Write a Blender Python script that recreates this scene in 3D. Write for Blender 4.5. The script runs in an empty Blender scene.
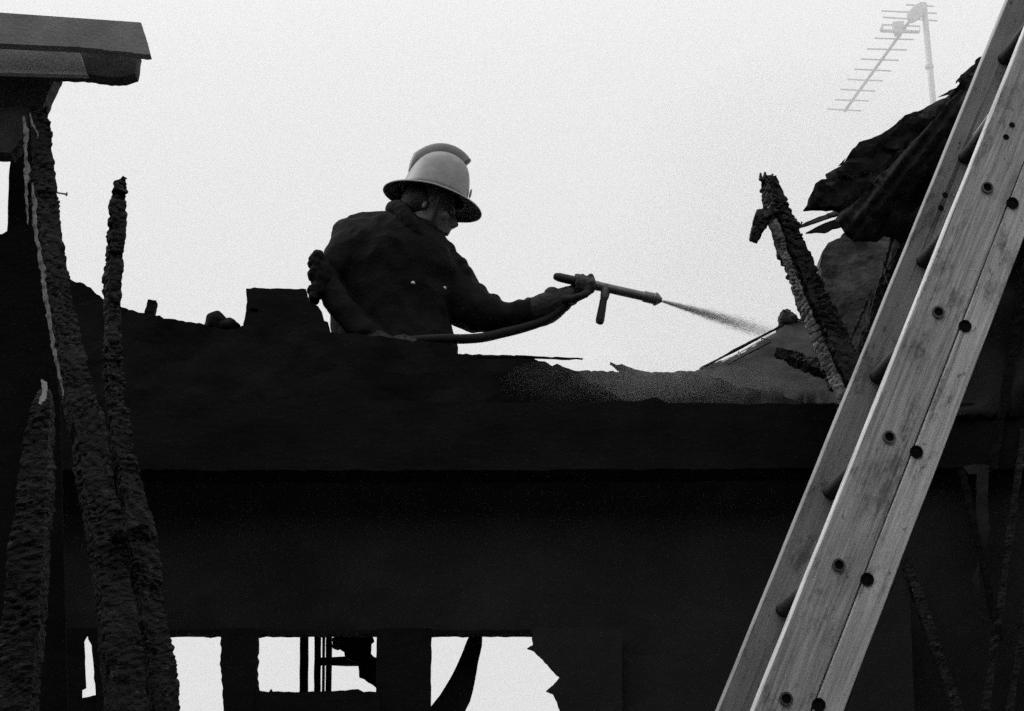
import bpy, bmesh, math, random
from mathutils import Vector, Matrix, noise, geometry
random.seed(7)
sc = bpy.context.scene
C = sc.collection
rad = math.radians

# ------------------------------------------------------------ camera, sky, sun
W, H, F = 1024, 711, 1911.0
TH = rad(20.0)
CAM = Vector((0, 0, 1.6))
cam_d = bpy.data.cameras.new('camera')
cam_d.sensor_width = 36.0
cam_d.lens = 36.0 * F / W
cam_d.clip_end = 5000
cam_d.clip_start = 0.05
cam = bpy.data.objects.new('camera', cam_d)
C.objects.link(cam)
cam.location = CAM
cam.rotation_euler = (math.pi / 2 + TH, 0, 0)
sc.camera = cam

SUN_AZ = rad(-76)      # from +Y (view direction) towards -X (left)
SUN_EL = rad(44)
world = bpy.data.worlds.new('World')
sc.world = world
world.use_nodes = True
nt = world.node_tree
bg = nt.nodes['Background']
sky = nt.nodes.new('ShaderNodeTexSky')
sky.sky_type = 'NISHITA'
sky.sun_disc = False
sky.sun_elevation = SUN_EL
sky.sun_rotation = SUN_AZ
sky.dust_density = 6.0
bw = nt.nodes.new('ShaderNodeRGBToBW')           # black-and-white film
nt.links.new(sky.outputs[0], bw.inputs[0])
mixv = nt.nodes.new('ShaderNodeMix')             # mostly an even overcast
mixv.data_type = 'FLOAT'
mixv.inputs[0].default_value = 0.86
mixv.inputs[3].default_value = 10.5
nt.links.new(bw.outputs[0], mixv.inputs[2])
nt.links.new(mixv.outputs[0], bg.inputs[0])
bg.inputs[1].default_value = 0.141

sd = bpy.data.lights.new('sun', 'SUN')
sd.energy = 1.5
sd.angle = rad(14)
sd.color = (1, 1, 1)
sun = bpy.data.objects.new('sun', sd)
C.objects.link(sun)
sdir = Vector((math.sin(SUN_AZ) * math.cos(SUN_EL), math.cos(SUN_AZ) * math.cos(SUN_EL), math.sin(SUN_EL)))
sun.rotation_euler = sdir.to_track_quat('Z', 'Y').to_euler()
sun.location = sdir * 50

sc.view_settings.view_transform = 'Standard'
sc.view_settings.look = 'None'
sc.view_settings.gamma = 1
sc.view_settings.exposure = 0
sc.cycles.volume_bounces = 1
sc.cycles.use_denoising = False        # the sampling grain stands in for the film's
sc.cycles.max_bounces = 6
sc.cycles.sample_clamp_indirect = 0.8

# ------------------------------------------------------------ pixel -> place
def ray(px, py):
    u = (px - W / 2) / F
    v = (H / 2 - py) / F
    return Vector((u, math.cos(TH) - v * math.sin(TH), math.sin(TH) + v * math.cos(TH)))
def P(px, py, Y):
    d = ray(px, py)
    return CAM + d * (Y / d.y)
def PC(px, py, t):
    return CAM + ray(px, py) * t
def mpp(Y):            # metres per pixel near depth Y
    return Y / F / 0.94

# ------------------------------------------------------------ materials
def new_mat(name):
    m = bpy.data.materials.new(name)
    m.use_nodes = True
    t = m.node_tree
    return m, t, t.nodes['Principled BSDF']
def gmat(name, lo, hi, rough=0.8, scale=8.0, stretch=(1, 1, 1), detail=6, bump=0.3, bscale=40, bdist=0.01,
         cracks=0, patch=None, metallic=0.0, spec=0.3):
    """grey material: lo..hi by noise, fine bump, optional voronoi cracks, optional pale patches"""
    m, t, b = new_mat(name)
    N, L = t.nodes, t.links
    tc = N.new('ShaderNodeTexCoord')
    mp = N.new('ShaderNodeMapping')
    mp.inputs['Scale'].default_value = stretch
    L.new(tc.outputs['Object'], mp.inputs[0])
    n = N.new('ShaderNodeTexNoise')
    n.inputs['Scale'].default_value = scale
    n.inputs['Detail'].default_value = detail
    n.inputs['Roughness'].default_value = 0.65
    L.new(mp.outputs[0], n.inputs['Vector'])
    r = N.new('ShaderNodeMapRange')
    r.inputs[1].default_value = 0.32
    r.inputs[2].default_value = 0.68
    r.inputs[3].default_value = lo
    r.inputs[4].default_value = hi
    L.new(n.outputs[0], r.inputs[0])
    col = r.outputs[0]
    if patch:
        n2 = N.new('ShaderNodeTexNoise')
        n2.inputs['Scale'].default_value = patch[0]
        n2.inputs['Detail'].default_value = 8
        n2.inputs['Roughness'].default_value = 0.75
        L.new(mp.outputs[0], n2.inputs['Vector'])
        r2 = N.new('ShaderNodeMapRange')
        r2.inputs[1].default_value = patch[1]
        r2.inputs[2].default_value = patch[2]
        L.new(n2.outputs[0], r2.inputs[0])
        mx = N.new('ShaderNodeMix')
        mx.data_type = 'FLOAT'
        L.new(r2.outputs[0], mx.inputs[0])
        L.new(col, mx.inputs[2])
        mx.inputs[3].default_value = patch[3]
        col = mx.outputs[0]
    L.new(col, b.inputs['Base Color'])
    b.inputs['Roughness'].default_value = rough
    b.inputs['Specular IOR Level'].default_value = spec
    b.inputs['Metallic'].default_value = metallic
    nb = N.new('ShaderNodeTexNoise')
    nb.inputs['Scale'].default_value = bscale
    nb.inputs['Detail'].default_value = 5
    L.new(mp.outputs[0], nb.inputs['Vector'])
    h = nb.outputs[0]
    if cracks:
        v = N.new('ShaderNodeTexVoronoi')
        v.feature = 'DISTANCE_TO_EDGE'
        v.inputs['Scale'].default_value = cracks
        L.new(mp.outputs[0], v.inputs['Vector'])
        rr = N.new('ShaderNodeMapRange')
        rr.inputs[2].default_value = 0.12
        L.new(v.outputs[0], rr.inputs[0])
        ad = N.new('ShaderNodeMath')
        ad.operation = 'ADD'
        L.new(rr.outputs[0], ad.inputs[0])
        L.new(h, ad.inputs[1])
        h = ad.outputs[0]
    bp = N.new('ShaderNodeBump')
    bp.inputs['Strength'].default_value = bump
    bp.inputs['Distance'].default_value = bdist
    L.new(h, bp.inputs['Height'])
    L.new(bp.outputs[0], b.inputs['Normal'])
    return m

M = {}
M['char'] = gmat('charred_wood', 0.006, 0.022, 0.75, 14, (1, 1, 1.6), bump=1.0, bscale=55, spec=0.22,
                 patch=(26, 0.60, 0.72, 0.14))
M['char_ash_lit'] = gmat('ashy_lit_charred_wood', 0.05, 0.16, 0.85, 9, (1, 1, 1), bump=1.0, bscale=55, spec=0.2,
                     patch=(16, 0.5, 0.64, 0.36))
M['soot'] = gmat('sooty_timber', 0.006, 0.013, 0.95, 5, (1, 1, 2), bump=0.3, bscale=30, spec=0.08)
M['soot_panel'] = gmat('sooty_panel', 0.014, 0.036, 0.9, 1.1, (1, 1, 1), bump=0.4, bscale=25, spec=0.08)
M['felt'] = gmat('roofing_felt', 0.007, 0.016, 0.8, 6, (1, 1, 1), bump=0.7, bscale=22, spec=0.1,
                 patch=(9, 0.68, 0.76, 0.07))
M['slate'] = gmat('roof_slate', 0.006, 0.032, 0.8, 9, (1, 1, 1), bump=0.6, bscale=26, spec=0.2, patch=(5, 0.6, 0.72, 0.06))
M['plaster'] = gmat('stained_render', 0.025, 0.15, 0.9, 9, (1, 1, 1), bump=0.9, bscale=40, spec=0.1)
M['paint_dark'] = gmat('weathered_fascia', 0.20, 0.29, 0.8, 10, (1, 1, 1), bump=0.6, bscale=120, bdist=0.004, spec=0.2)
M['paint_mid'] = gmat('weathered_soffit', 0.36, 0.48, 0.8, 10, (1, 1, 1), bump=0.5, bscale=120, bdist=0.004, spec=0.2)
M['lit_char'] = gmat('lit_scorched_wood', 0.02, 0.42, 0.8, 60, (1, 1, 0.5), bump=0.8, bscale=120, bdist=0.004)  # pale tone for the painted-in lit strips on the post
M['lit_rung_wood'] = gmat('lit_split_wood', 0.7, 0.85, 0.6, 40, bump=0.2)  # split wood, with the rung's highlight put into its colour
M['scorched'] = gmat('scorched_board', 0.045, 0.085, 0.9, 9, bump=0.6, bscale=60, spec=0.1)
M['pale_wood'] = gmat('split_pale_wood', 0.3, 0.6, 0.7, 20, (1, 1, 0.1), bump=0.5, bscale=80, bdist=0.003)
M['ladder_side'] = gmat('varnished_ladder_wood', 0.26, 0.40, 0.5, 34, (1, 1, 0.05), detail=8, bump=0.5, bscale=120,
                        bdist=0.0025, spec=0.35, patch=(9, 0.58, 0.72, 0.13))
M['ladder_pale'] = gmat('worn_ladder_wood', 0.34, 0.54, 0.6, 42, (1, 1, 0.04), detail=8, bump=0.6, bscale=120,
                        bdist=0.0025, spec=0.3, patch=(8, 0.60, 0.72, 0.2))
M['ladder_rung'] = gmat('ladder_rung_wood', 0.007, 0.016, 0.6, 30, (1, 0.1, 1), bump=0.3, bscale=60, spec=0.3)
M['steel'] = gmat('dull_steel', 0.10, 0.2, 0.5, 30, metallic=0.7, bump=0.2, bscale=80, bdist=0.002)
M['hole'] = gmat('dark_socket', 0.008, 0.014, 0.9, 30, bump=0.1, spec=0.05)
M['brass'] = gmat('dull_branch_metal', 0.07, 0.14, 0.42, 40, metallic=0.4, bump=0.25, bscale=90, bdist=0.001, spec=0.5)
M['rubber'] = gmat('black_rubber', 0.012, 0.02, 0.6, 30, bump=0.2, bscale=60, bdist=0.002, spec=0.3)
M['hose'] = gmat('canvas_hose', 0.007, 0.013, 0.8, 60, bump=0.4, bscale=200, bdist=0.001, spec=0.2)
M['helmet'] = gmat('pale_helmet_shell', 0.18, 0.27, 0.5, 22, bump=0.3, bscale=90, bdist=0.002, spec=0.3,
                   patch=(26, 0.60, 0.72, 0.12))
M['helmet_crest'] = gmat('helmet_crest', 0.10, 0.14, 0.5, 18, bump=0.15, bscale=110, bdist=0.001, spec=0.4)
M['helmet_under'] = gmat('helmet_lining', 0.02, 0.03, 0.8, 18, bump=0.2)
M['coat'] = gmat('dark_wool', 0.007, 0.012, 0.95, 14, bump=0.8, bscale=70, bdist=0.006, spec=0.08)
M['trousers'] = gmat('dark_oilskin', 0.012, 0.02, 0.6, 14, bump=0.5, bscale=40, bdist=0.004, spec=0.2)
M['glove'] = gmat('leather_glove', 0.010, 0.02, 0.7, 30, bump=0.7, bscale=90, bdist=0.003, spec=0.2)
M['skin'] = gmat('skin', 0.08, 0.115, 0.55, 30, bump=0.25, bscale=140, bdist=0.001, spec=0.35)
M['leather'] = gmat('leather_strap', 0.012, 0.02, 0.6, 40, bump=0.2, spec=0.3)
M['button'] = gmat('chromed_button', 0.3, 0.4, 0.3, 40, metallic=0.8, bump=0.05)
M['alu'] = gmat('aluminium_aerial', 0.3, 0.42, 0.5, 30, metallic=0.3, bump=0.1)
M['ground'] = gmat('yard_rubble_ground', 0.06, 0.14, 0.9, 3, bump=0.8, bscale=14, bdist=0.05, spec=0.1)
M['brick'] = gmat('sooty_brick', 0.08, 0.16, 0.9, 5, bump=0.7, bscale=30, spec=0.1)

def ladder_mat(name, lo, hi, seed):
    m, t, b = new_mat(name)
    N, L = t.nodes, t.links
    tc = N.new('ShaderNodeTexCoord')
    def nz(scale, st, detail=6, rough=0.6, lo_=0.3, hi_=0.7, dist=0.0):
        mp = N.new('ShaderNodeMapping')
        mp.inputs['Scale'].default_value = st
        mp.inputs['Location'].default_value = (seed, seed * 2, seed * 3)
        L.new(tc.outputs['Object'], mp.inputs[0])
        n = N.new('ShaderNodeTexNoise')
        n.inputs['Scale'].default_value = scale
        n.inputs['Detail'].default_value = detail
        n.inputs['Roughness'].default_value = rough
        n.inputs['Distortion'].default_value = dist
        L.new(mp.outputs[0], n.inputs['Vector'])
        r = N.new('ShaderNodeMapRange')
        r.inputs[1].default_value = lo_
        r.inputs[2].default_value = hi_
        L.new(n.outputs[0], r.inputs[0])
        return r.outputs[0]
    def op(o, a, c):
        n = N.new('ShaderNodeMath')
        n.operation = o
        for i, q in enumerate((a, c)):
            if hasattr(q, 'is_output'): L.new(q, n.inputs[i])
            else: n.inputs[i].default_value = q
        return n.outputs[0]
    grain = nz(150, (1, 1, 0.035), 8, 0.7, 0.3, 0.72, 0.3)
    lines = nz(60, (1, 1, 0.022), 3, 0.5, 0.66, 0.74, 0.2)      # dark open grain
    broad = nz(7, (1, 1, 0.5), 5, 0.6, 0.3, 0.7)
    speck = nz(85, (1, 1, 0.45), 4, 0.6, 0.65, 0.71)             # knocks, paint spots
    scratch = nz(26, (1, 3, 2.0), 9, 0.8, 0.64, 0.70)
    stain = nz(13, (1, 1, 0.45), 9, 0.8, 0.53, 0.62)
    base = op('MULTIPLY_ADD', grain, (hi - lo))
    base.node.inputs[2].default_value = lo
    k = op('MULTIPLY_ADD', broad, 0.5); k.node.inputs[2].default_value = 0.72
    c = op('MULTIPLY', base, k)
    for q, a in ((lines, 0.6), (speck, 0.75), (scratch, 0.45), (stain, 0.55)):
        f = op('MULTIPLY', q, a)
        c = op('MULTIPLY', c, op('SUBTRACT', 1.0, f))
    L.new(c, b.inputs['Base Color'])
    b.inputs['Roughness'].default_value = 0.55
    b.inputs['Specular IOR Level'].default_value = 0.3
    bp = N.new('ShaderNodeBump')
    bp.inputs['Strength'].default_value = 0.5
    bp.inputs['Distance'].default_value = 0.0015
    L.new(op('SUBTRACT', grain, lines), bp.inputs['Height'])
    L.new(bp.outputs[0], b.inputs['Normal'])
    return m
M['ladder_side'] = ladder_mat('varnished_ladder_wood', 0.26, 0.90, 1.3)
M['ladder_pale'] = ladder_mat('worn_ladder_wood', 0.46, 1.0, 5.1)
M['ladder_dark'] = ladder_mat('darker_ladder_wood', 0.20, 0.36, 9.7)  # darker tone for both far stiles
mw, tw, bw_ = new_mat('water_droplets')
bw_.inputs['Base Color'].default_value = (0.95, 0.95, 0.95, 1)
bw_.inputs['Roughness'].default_value = 0.25
bw_.inputs['Transmission Weight'].default_value = 0.6
bw_.inputs['IOR'].default_value = 1.33
M['water'] = mw

def volume_mat(name, density, noise_amt=None, scale=1.0, color=0.92, aniso=0.3):
    m = bpy.data.materials.new(name)
    m.use_nodes = True
    t = m.node_tree
    t.nodes.remove(t.nodes['Principled BSDF'])
    out = t.nodes['Material Output']
    v = t.nodes.new('ShaderNodeVolumePrincipled')
    v.inputs['Color'].default_value = (color, color, color, 1)
    v.inputs['Density'].default_value = density
    v.inputs['Anisotropy'].default_value = aniso
    t.links.new(v.outputs[0], out.inputs['Volume'])
    if noise_amt:
        tc = t.nodes.new('ShaderNodeTexCoord')
        n = t.nodes.new('ShaderNodeTexNoise')
        n.inputs['Scale'].default_value = scale
        n.inputs['Detail'].default_value = 3
        mp = t.nodes.new('ShaderNodeMapping')
        mp.inputs['Scale'].default_value = (0.6, 1, 1.8)
        t.links.new(tc.outputs['Object'], mp.inputs[0])
        t.links.new(mp.outputs[0], n.inputs['Vector'])
        # fade to nothing at the edge of the puff (unit sphere in object space)
        ln = t.nodes.new('ShaderNodeVectorMath')
        ln.operation = 'LENGTH'
        t.links.new(tc.outputs['Object'], ln.inputs[0])
        r0 = t.nodes.new('ShaderNodeMapRange')
        r0.inputs[1].default_value = 1.0
        r0.inputs[2].default_value = 0.25
        t.links.new(ln.outputs['Value'], r0.inputs[0])
        r = t.nodes.new('ShaderNodeMapRange')
        r.inputs[1].default_value = 0.35
        r.inputs[2].default_value = 0.7
        t.links.new(n.outputs[0], r.inputs[0])
        mu = t.nodes.new('ShaderNodeMath')
        mu.operation = 'MULTIPLY'
        t.links.new(r0.outputs[0], mu.inputs[0])
        t.links.new(r.outputs[0], mu.inputs[1])
        m2 = t.nodes.new('ShaderNodeMath')
        m2.operation = 'MULTIPLY'
        m2.inputs[1].default_value = density
        t.links.new(mu.outputs[0], m2.inputs[0])
        t.links.new(m2.outputs[0], v.inputs['Density'])
    return m

# ------------------------------------------------------------ object helpers
def link(name, me, mat=None, parent=None, origin=None):
    o = bpy.data.objects.new(name, me)
    C.objects.link(o)
    if mat is not None:
        me.materials.append(M[mat] if isinstance(mat, str) else mat)
    if parent is not None:
        o.parent = parent
    if origin is not None:
        o.location = origin
    return o
def tag(o, label=None, cat=None, group=None, kind=None):
    if label: o['label'] = label
    if cat: o['category'] = cat
    if group: o['group'] = group
    if kind: o['kind'] = kind
    return o
def empty(name, loc, label, cat, group=None):
    o = bpy.data.objects.new(name, None)
    o.empty_display_size = 0.1
    C.objects.link(o)
    o.location = loc
    return tag(o, label, cat, group)
def base_of(parent):
    b = Vector((0, 0, 0))
    while parent is not None:
        b += parent.location
        parent = parent.parent
    return b
def from_bm(name, bm, mat, parent=None, origin=None, smooth=False):
    """bm in world space; origin = where the object's own origin sits (world)"""
    if origin is None:
        cs = [v.co for v in bm.verts]
        origin = Vector((sum(c.x for c in cs), sum(c.y for c in cs), 0)) / max(1, len(cs))
        origin.z = min(c.z for c in cs)
    o0 = Vector(origin)
    for v in bm.verts:
        v.co -= o0
    bmesh.ops.recalc_face_normals(bm, faces=bm.faces)
    me = bpy.data.meshes.new(name)
    bm.to_mesh(me)
    bm.free()
    if smooth:
        for p in me.polygons: p.use_smooth = True
    return link(name, me, mat, parent, o0 - base_of(parent))

def jagged(pts, step, amp, seed=0):
    """subdivide a pixel outline and roughen it; pts (x, y[, keep])"""
    out = []
    n = len(pts)
    rs = random.Random(seed)
    for i in range(n):
        a, b = pts[i], pts[(i + 1) % n]
        d = math.hypot(b[0] - a[0], b[1] - a[1])
        k = max(1, int(d / step))
        smooth_edge = len(a) > 2
        nx, ny = -(b[1] - a[1]) / max(d, 1e-6), (b[0] - a[0]) / max(d, 1e-6)
        for j in range(k):
            f = j / k
            o = 0 if (j == 0 or smooth_edge) else rs.uniform(-amp, amp) * (2.2 if rs.random() < 0.12 else 1)
            out.append((a[0] + (b[0] - a[0]) * f + nx * o, a[1] + (b[1] - a[1]) * f + ny * o))
    return out
def slab(name, pts, Y, th, mat, parent=None, step=6, amp=0.8, seed=0, yfun=None, relief=0.0, grid=0, rscale=0.12):
    """a piece with the outline pts standing at depth Y, th thick; its face is rough when relief > 0"""
    pts = jagged(pts, step, amp, seed)
    ya = yfun if yfun else (lambda x, y: Y)
    co = [Vector(p) for p in pts]
    n = len(co)
    if grid:
        rs = random.Random(seed + 9)
        xs_ = [p[0] for p in pts]; ys_ = [p[1] for p in pts]
        y = min(ys_)
        while y < max(ys_):
            x = min(xs_)
            while x < max(xs_):
                co.append(Vector((x + rs.uniform(-.3, .3) * grid, y + rs.uniform(-.3, .3) * grid)))
                x += grid
            y += grid
    vs, es, fs, *_r = geometry.delaunay_2d_cdt(co, [], [list(range(n))], 1, 1e-4)
    bm = bmesh.new()
    off = Vector((seed * 1.37, seed * 0.71, 0))
    fr, bk = {}, {}
    for f in fs:
        for i in f:
            if i in fr: continue
            x, y = vs[i]
            q = P(x, y, ya(x, y))
            if relief: q.y += relief * noise.fractal((q + off) / rscale, 0.9, 2.1, 4)
            fr[i] = bm.verts.new(q)
            bk[i] = bm.verts.new(q + Vector((0, th, 0)))
    cnt = {}
    for f in fs:
        bm.faces.new([fr[i] for i in f])
        bm.faces.new([bk[i] for i in reversed(f)])
        for a, b in zip(f, list(f[1:]) + [f[0]]):
            k = (min(a, b), max(a, b))
            cnt[k] = cnt.get(k, 0) + 1
    for (a, b), c in cnt.items():
        if c == 1:
            try: bm.faces.new((fr[a], fr[b], bk[b], bk[a]))
            except ValueError: pass
    return from_bm(name, bm, mat, parent, smooth=bool(grid) and relief > 0.025)

def frame_for(d, side=Vector((1, 0, 0))):
    z = d.normalized()
    x = (side - z * side.dot(z)).normalized()
    y = z.cross(x)
    return x, y, z
def timber_bm(path, sizes, ns=7, step=0.012, crack=0.006, rough=0.006, seed=0, cell=0.03, side=Vector((1, 0, 0)), bm=None):
    """charred square timber along a 3-D path; sizes = (width, depth) per path point"""
    if bm is None: bm = bmesh.new()
    # resample
    cum = [0]
    for i in range(1, len(path)): cum.append(cum[-1] + (path[i] - path[i - 1]).length)
    L = cum[-1]
    n = max(2, int(L / step))
    rings = []
    off = Vector((seed * 3.1, seed * 1.7, seed * 0.9))
    for k in range(n + 1):
        s = L * k / n
        i = 0
        while i < len(path) - 2 and s > cum[i + 1]: i += 1
        f = (s - cum[i]) / max(1e-9, cum[i + 1] - cum[i])
        c = path[i].lerp(path[i + 1], f)
        w = sizes[i][0] + (sizes[i + 1][0] - sizes[i][0]) * f
        dp = sizes[i][1] + (sizes[i + 1][1] - sizes[i][1]) * f
        d = path[i + 1] - path[i]
        x, y, z = frame_for(d, side)
        ring = []
        cor = [(-1, -1), (1, -1), (1, 1), (-1, 1)]
        for q in range(4):
            a, b = cor[q], cor[(q + 1) % 4]
            for j in range(ns):
                g = j / ns
                lx, ly = a[0] + (b[0] - a[0]) * g, a[1] + (b[1] - a[1]) * g
                co = c + x * (lx * w / 2) + y * (ly * dp / 2)
                nrm = (x * lx * (abs(lx) > 0.98) + y * ly * (abs(ly) > 0.98)).normalized()
                t = (co + off)
                sp_ = (q + g) * w                     # distance round the section
                cz = cell * (0.5 + 0.12 * noise.noise(t * 2))
                q1 = s / cz + 2.6 * noise.noise(t * 6) + 1.2 * noise.noise(t * 19)
                k1 = math.floor(q1); f1 = abs(q1 - round(q1))
                q2 = sp_ / (cell * 1.1) + 1.2 * noise.noise(t * 7 + Vector((5, 5, 5))) + 0.37 * k1
                k2 = math.floor(q2); f2 = abs(q2 - round(q2))
                hsh = math.sin(k1 * 12.9898 + k2 * 78.233 + seed * 3.7) * 43758.5453
                hsh -= math.floor(hsh)
                msk = 0.35 + 1.3 * max(0.0, min(1.0, 0.5 + 1.6 * noise.noise(t * 13 + Vector((3, 1, 2)))))
                disp = -crack * msk * (math.exp(-(f1 / 0.13) ** 2) + 1.1 * math.exp(-(f2 / 0.12) ** 2)) + rough * (hsh - 0.5) * msk * 1.2
                disp += rough * 0.9 * noise.fractal(t * 45, 0.9, 2.0, 3) + rough * 1.8 * noise.noise(t * 8) - rough * 2.2 * max(0.0, noise.noise(t * 17 + Vector((8, 2, 4))) - 0.25)
                ring.append(bm.verts.new(co + nrm * disp))
        rings.append(ring)
    m = len(rings[0])
    for k in range(n):
        for j in range(m):
            bm.faces.new((rings[k][j], rings[k][(j + 1) % m], rings[k + 1][(j + 1) % m], rings[k + 1][j]))
    for ring, flip in ((rings[0], True), (rings[-1], False)):
        c = Vector((0, 0, 0))
        for v in ring: c += v.co
        cv = bm.verts.new(c / m)
        for j in range(m):
            bm.faces.new((ring[j], ring[(j + 1) % m], cv) if not flip else (ring[(j + 1) % m], ring[j], cv))
    return bm
def ptimber(name, pts, mat, parent=None, depth=None, **kw):
    """pts: (px, py, Y, width_px)"""
    path = [P(a, b, Y) for a, b, Y, w in pts]
    if 'side' in kw and abs(kw['side'].z) < 0.5: pts = [(a, b, Y, w * 0.76) for a, b, Y, w in pts]     # seen cornerwise
    sizes = [(w * mpp(Y), (depth if depth else w * mpp(Y))) for a, b, Y, w in pts]
    return from_bm(name, timber_bm(path, sizes, **kw), mat, parent)

def tube_bm(path, radii, seg=12, bm=None, flat=None):
    if bm is None: bm = bmesh.new()
    rings = []
    n = len(path)
    for i in range(n):
        d = (path[min(n - 1, i + 1)] - path[max(0, i - 1)])
        x, y, z = frame_for(d, Vector((0.31, 0.2, 0.93)) if abs(d.normalized().z) < 0.9 else Vector((1, 0, 0)))
        ring = []
        for j in range(seg):
            a = 2 * math.pi * j / seg
            ring.append(bm.verts.new(path[i] + x * math.cos(a) * radii[i] + y * math.sin(a) * radii[i]))
        rings.append(ring)
    for i in range(n - 1):
        for j in range(seg):
            bm.faces.new((rings[i][j], rings[i][(j + 1) % seg], rings[i + 1][(j + 1) % seg], rings[i + 1][j]))
    for e, ring in ((0, rings[0]), (1, rings[-1])):
        bm.faces.new(ring if e else list(reversed(ring)))
    return bm
def smooth_path(pts, k=6):
    """Catmull-Rom on tuples"""
    out = []
    n = len(pts)
    for i in range(n - 1):
        p0, p1, p2, p3 = pts[max(0, i - 1)], pts[i], pts[i + 1], pts[min(n - 1, i + 2)]
        for j in range(k):
            t = j / k
            out.append(tuple(0.5 * ((2 * b) + (c - a) * t + (2 * a - 5 * b + 4 * c - d) * t * t + (3 * b - a - 3 * c + d) * t ** 3)
                             for a, b, c, d in zip(p0, p1, p2, p3)))
    out.append(tuple(pts[-1]))
    return out
def ellipsoid_bm(c, r, rot=None, bm=None, seg=20):
    if bm is None: bm = bmesh.new()
    mt = Matrix.Translation(c) @ (rot.to_4x4() if rot else Matrix.Identity(4)) @ Matrix.Diagonal((r[0], r[1], r[2], 1))
    bmesh.ops.create_uvsphere(bm, u_segments=seg, v_segments=seg // 2 + 2, radius=1, matrix=mt)
    return bm
def box_bm(lo, hi, bm=None, bev=0.0):
    if bm is None: bm = bmesh.new()
    c = (Vector(lo) + Vector(hi)) / 2
    s = Vector(hi) - Vector(lo)
    r = bmesh.ops.create_cube(bm, size=1, matrix=Matrix.Translation(c) @ Matrix.Diagonal((s.x, s.y, s.z, 1)))
    if bev:
        es = list({e for v in r['verts'] for e in v.link_edges})
        bmesh.ops.bevel(bm, geom=es, offset=bev, segments=2, affect='EDGES')
    return bm
def fused(name, bm, mat, voxel, parent, smooth=6, folds=None):
    """closed overlapping shapes fused into one continuous skin"""
    bmesh.ops.recalc_face_normals(bm, faces=bm.faces)
    me = bpy.data.meshes.new(name)
    bm.to_mesh(me)
    bm.free()
    o = bpy.data.objects.new(name, me)
    C.objects.link(o)
    md = o.modifiers.new('r', 'REMESH')
    md.mode = 'VOXEL'
    md.voxel_size = voxel
    if smooth:
        ms = o.modifiers.new('s', 'SMOOTH')
        ms.iterations = smooth
        ms.factor = 0.5
    bpy.context.view_layer.update()
    dg = bpy.context.evaluated_depsgraph_get()
    res = bpy.data.meshes.new_from_object(o.evaluated_get(dg))
    bpy.data.objects.remove(o)
    res.name = name
    b = base_of(parent)
    nrm = [v.normal.copy() for v in res.vertices]
    for v, n in zip(res.vertices, nrm):
        if folds:
            amp, sc_, st = folds
            q = Vector((v.co.x * st[0], v.co.y * st[1], v.co.z * st[2])) / sc_
            f_ = noise.noise(q) + 0.5 * noise.noise(q * 2.3)
            if name == 'tunic': f_ = f_ * 0.5 + 1.1 * (0.5 - abs(noise.noise(q * 0.7 + Vector((4, 4, 4)))) * 2.2)   # creases with sharp crests
            v.co += n * amp * f_
        v.co -= b
    for p in res.polygons: p.use_smooth = True
    res.materials.clear()
    return link(name, res, mat, parent, Vector((0, 0, 0)))

# ============================================================ SETTING
bm = bmesh.new()
for x, y in ((-600, -600), (600, -600), (600, 600), (-600, 600)): bm.verts.new((x, y, 0))
bm.faces.new(bm.verts)
g = from_bm('ground', bm, 'ground', origin=(0, 0, 0))
tag(g, kind='structure')

def house(label, x0, x1, y0, y1, h, face):
    """unseen brick house added to block camera-side skylight, windows on the side that faces it"""
    r = empty('blocker_house', ((x0 + x1) / 2, (y0 + y1) / 2, 0), label, 'house')
    from_bm('wall', box_bm((x0, y0, 0), (x1, y1, h)), 'brick', r)
    bm = bmesh.new()
    along_x = (x1 - x0) > (y1 - y0)
    if along_x: ym = (y0 + y1) / 2; q = [(x0 - .3, y0 - .3, h), (x1 + .3, y0 - .3, h), (x1 + .3, y1 + .3, h), (x0 - .3, y1 + .3, h), (x0 - .3, ym, h + 2), (x1 + .3, ym, h + 2)]; fs = ((0, 1, 5, 4), (3, 4, 5, 2), (0, 4, 3), (1, 2, 5), (0, 3, 2, 1))
    else: xm = (x0 + x1) / 2; q = [(x0 - .3, y0 - .3, h), (x1 + .3, y0 - .3, h), (x1 + .3, y1 + .3, h), (x0 - .3, y1 + .3, h), (xm, y0 - .3, h + 2), (xm, y1 + .3, h + 2)]; fs = ((0, 4, 5, 3), (1, 2, 5, 4), (0, 1, 4), (3, 5, 2), (0, 3, 2, 1))
    vs = [bm.verts.new((a, b, c + 0.003)) for a, b, c in q]
    for f in fs: bm.faces.new([vs[i] for i in f])
    from_bm('roof', bm, 'slate', r)
    n = int(max(x1 - x0, y1 - y0) / 2.6)
    for k in range(n):
        for z in (1.0, 3.8):
            c = (k + .5) / n
            if face == '+y': X = x0 + (x1 - x0) * c; lo, hi = (X - .45, y1 - .02, z), (X + .45, y1 + .05, z + 1.4); pl, ph = (X - .38, y1 + .02, z + .07), (X + .38, y1 + .056, z + 1.33)
            elif face == '+x': X = y0 + (y1 - y0) * c; lo, hi = (x1 - .02, X - .45, z), (x1 + .05, X + .45, z + 1.4); pl, ph = (x1 + .02, X - .38, z + .07), (x1 + .056, X + .38, z + 1.33)
            else: X = y0 + (y1 - y0) * c; lo, hi = (x0 - .05, X - .45, z), (x0 + .02, X + .45, z + 1.4); pl, ph = (x0 - .056, X - .38, z + .07), (x0 - .02, X + .38, z + 1.33)
            w = from_bm('window', box_bm(lo, hi), 'paint_mid', r)
            g_ = from_bm('pane', box_bm(pl, ph), 'rubber', r); loc = g_.location - w.location; g_.parent = w; g_.location = loc
house('unseen brick house added behind the camera to block skylight', -9, 9, -9, -3.5, 7.5, '+y')  # unseen houses, added to cut the skylight from the camera side
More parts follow.
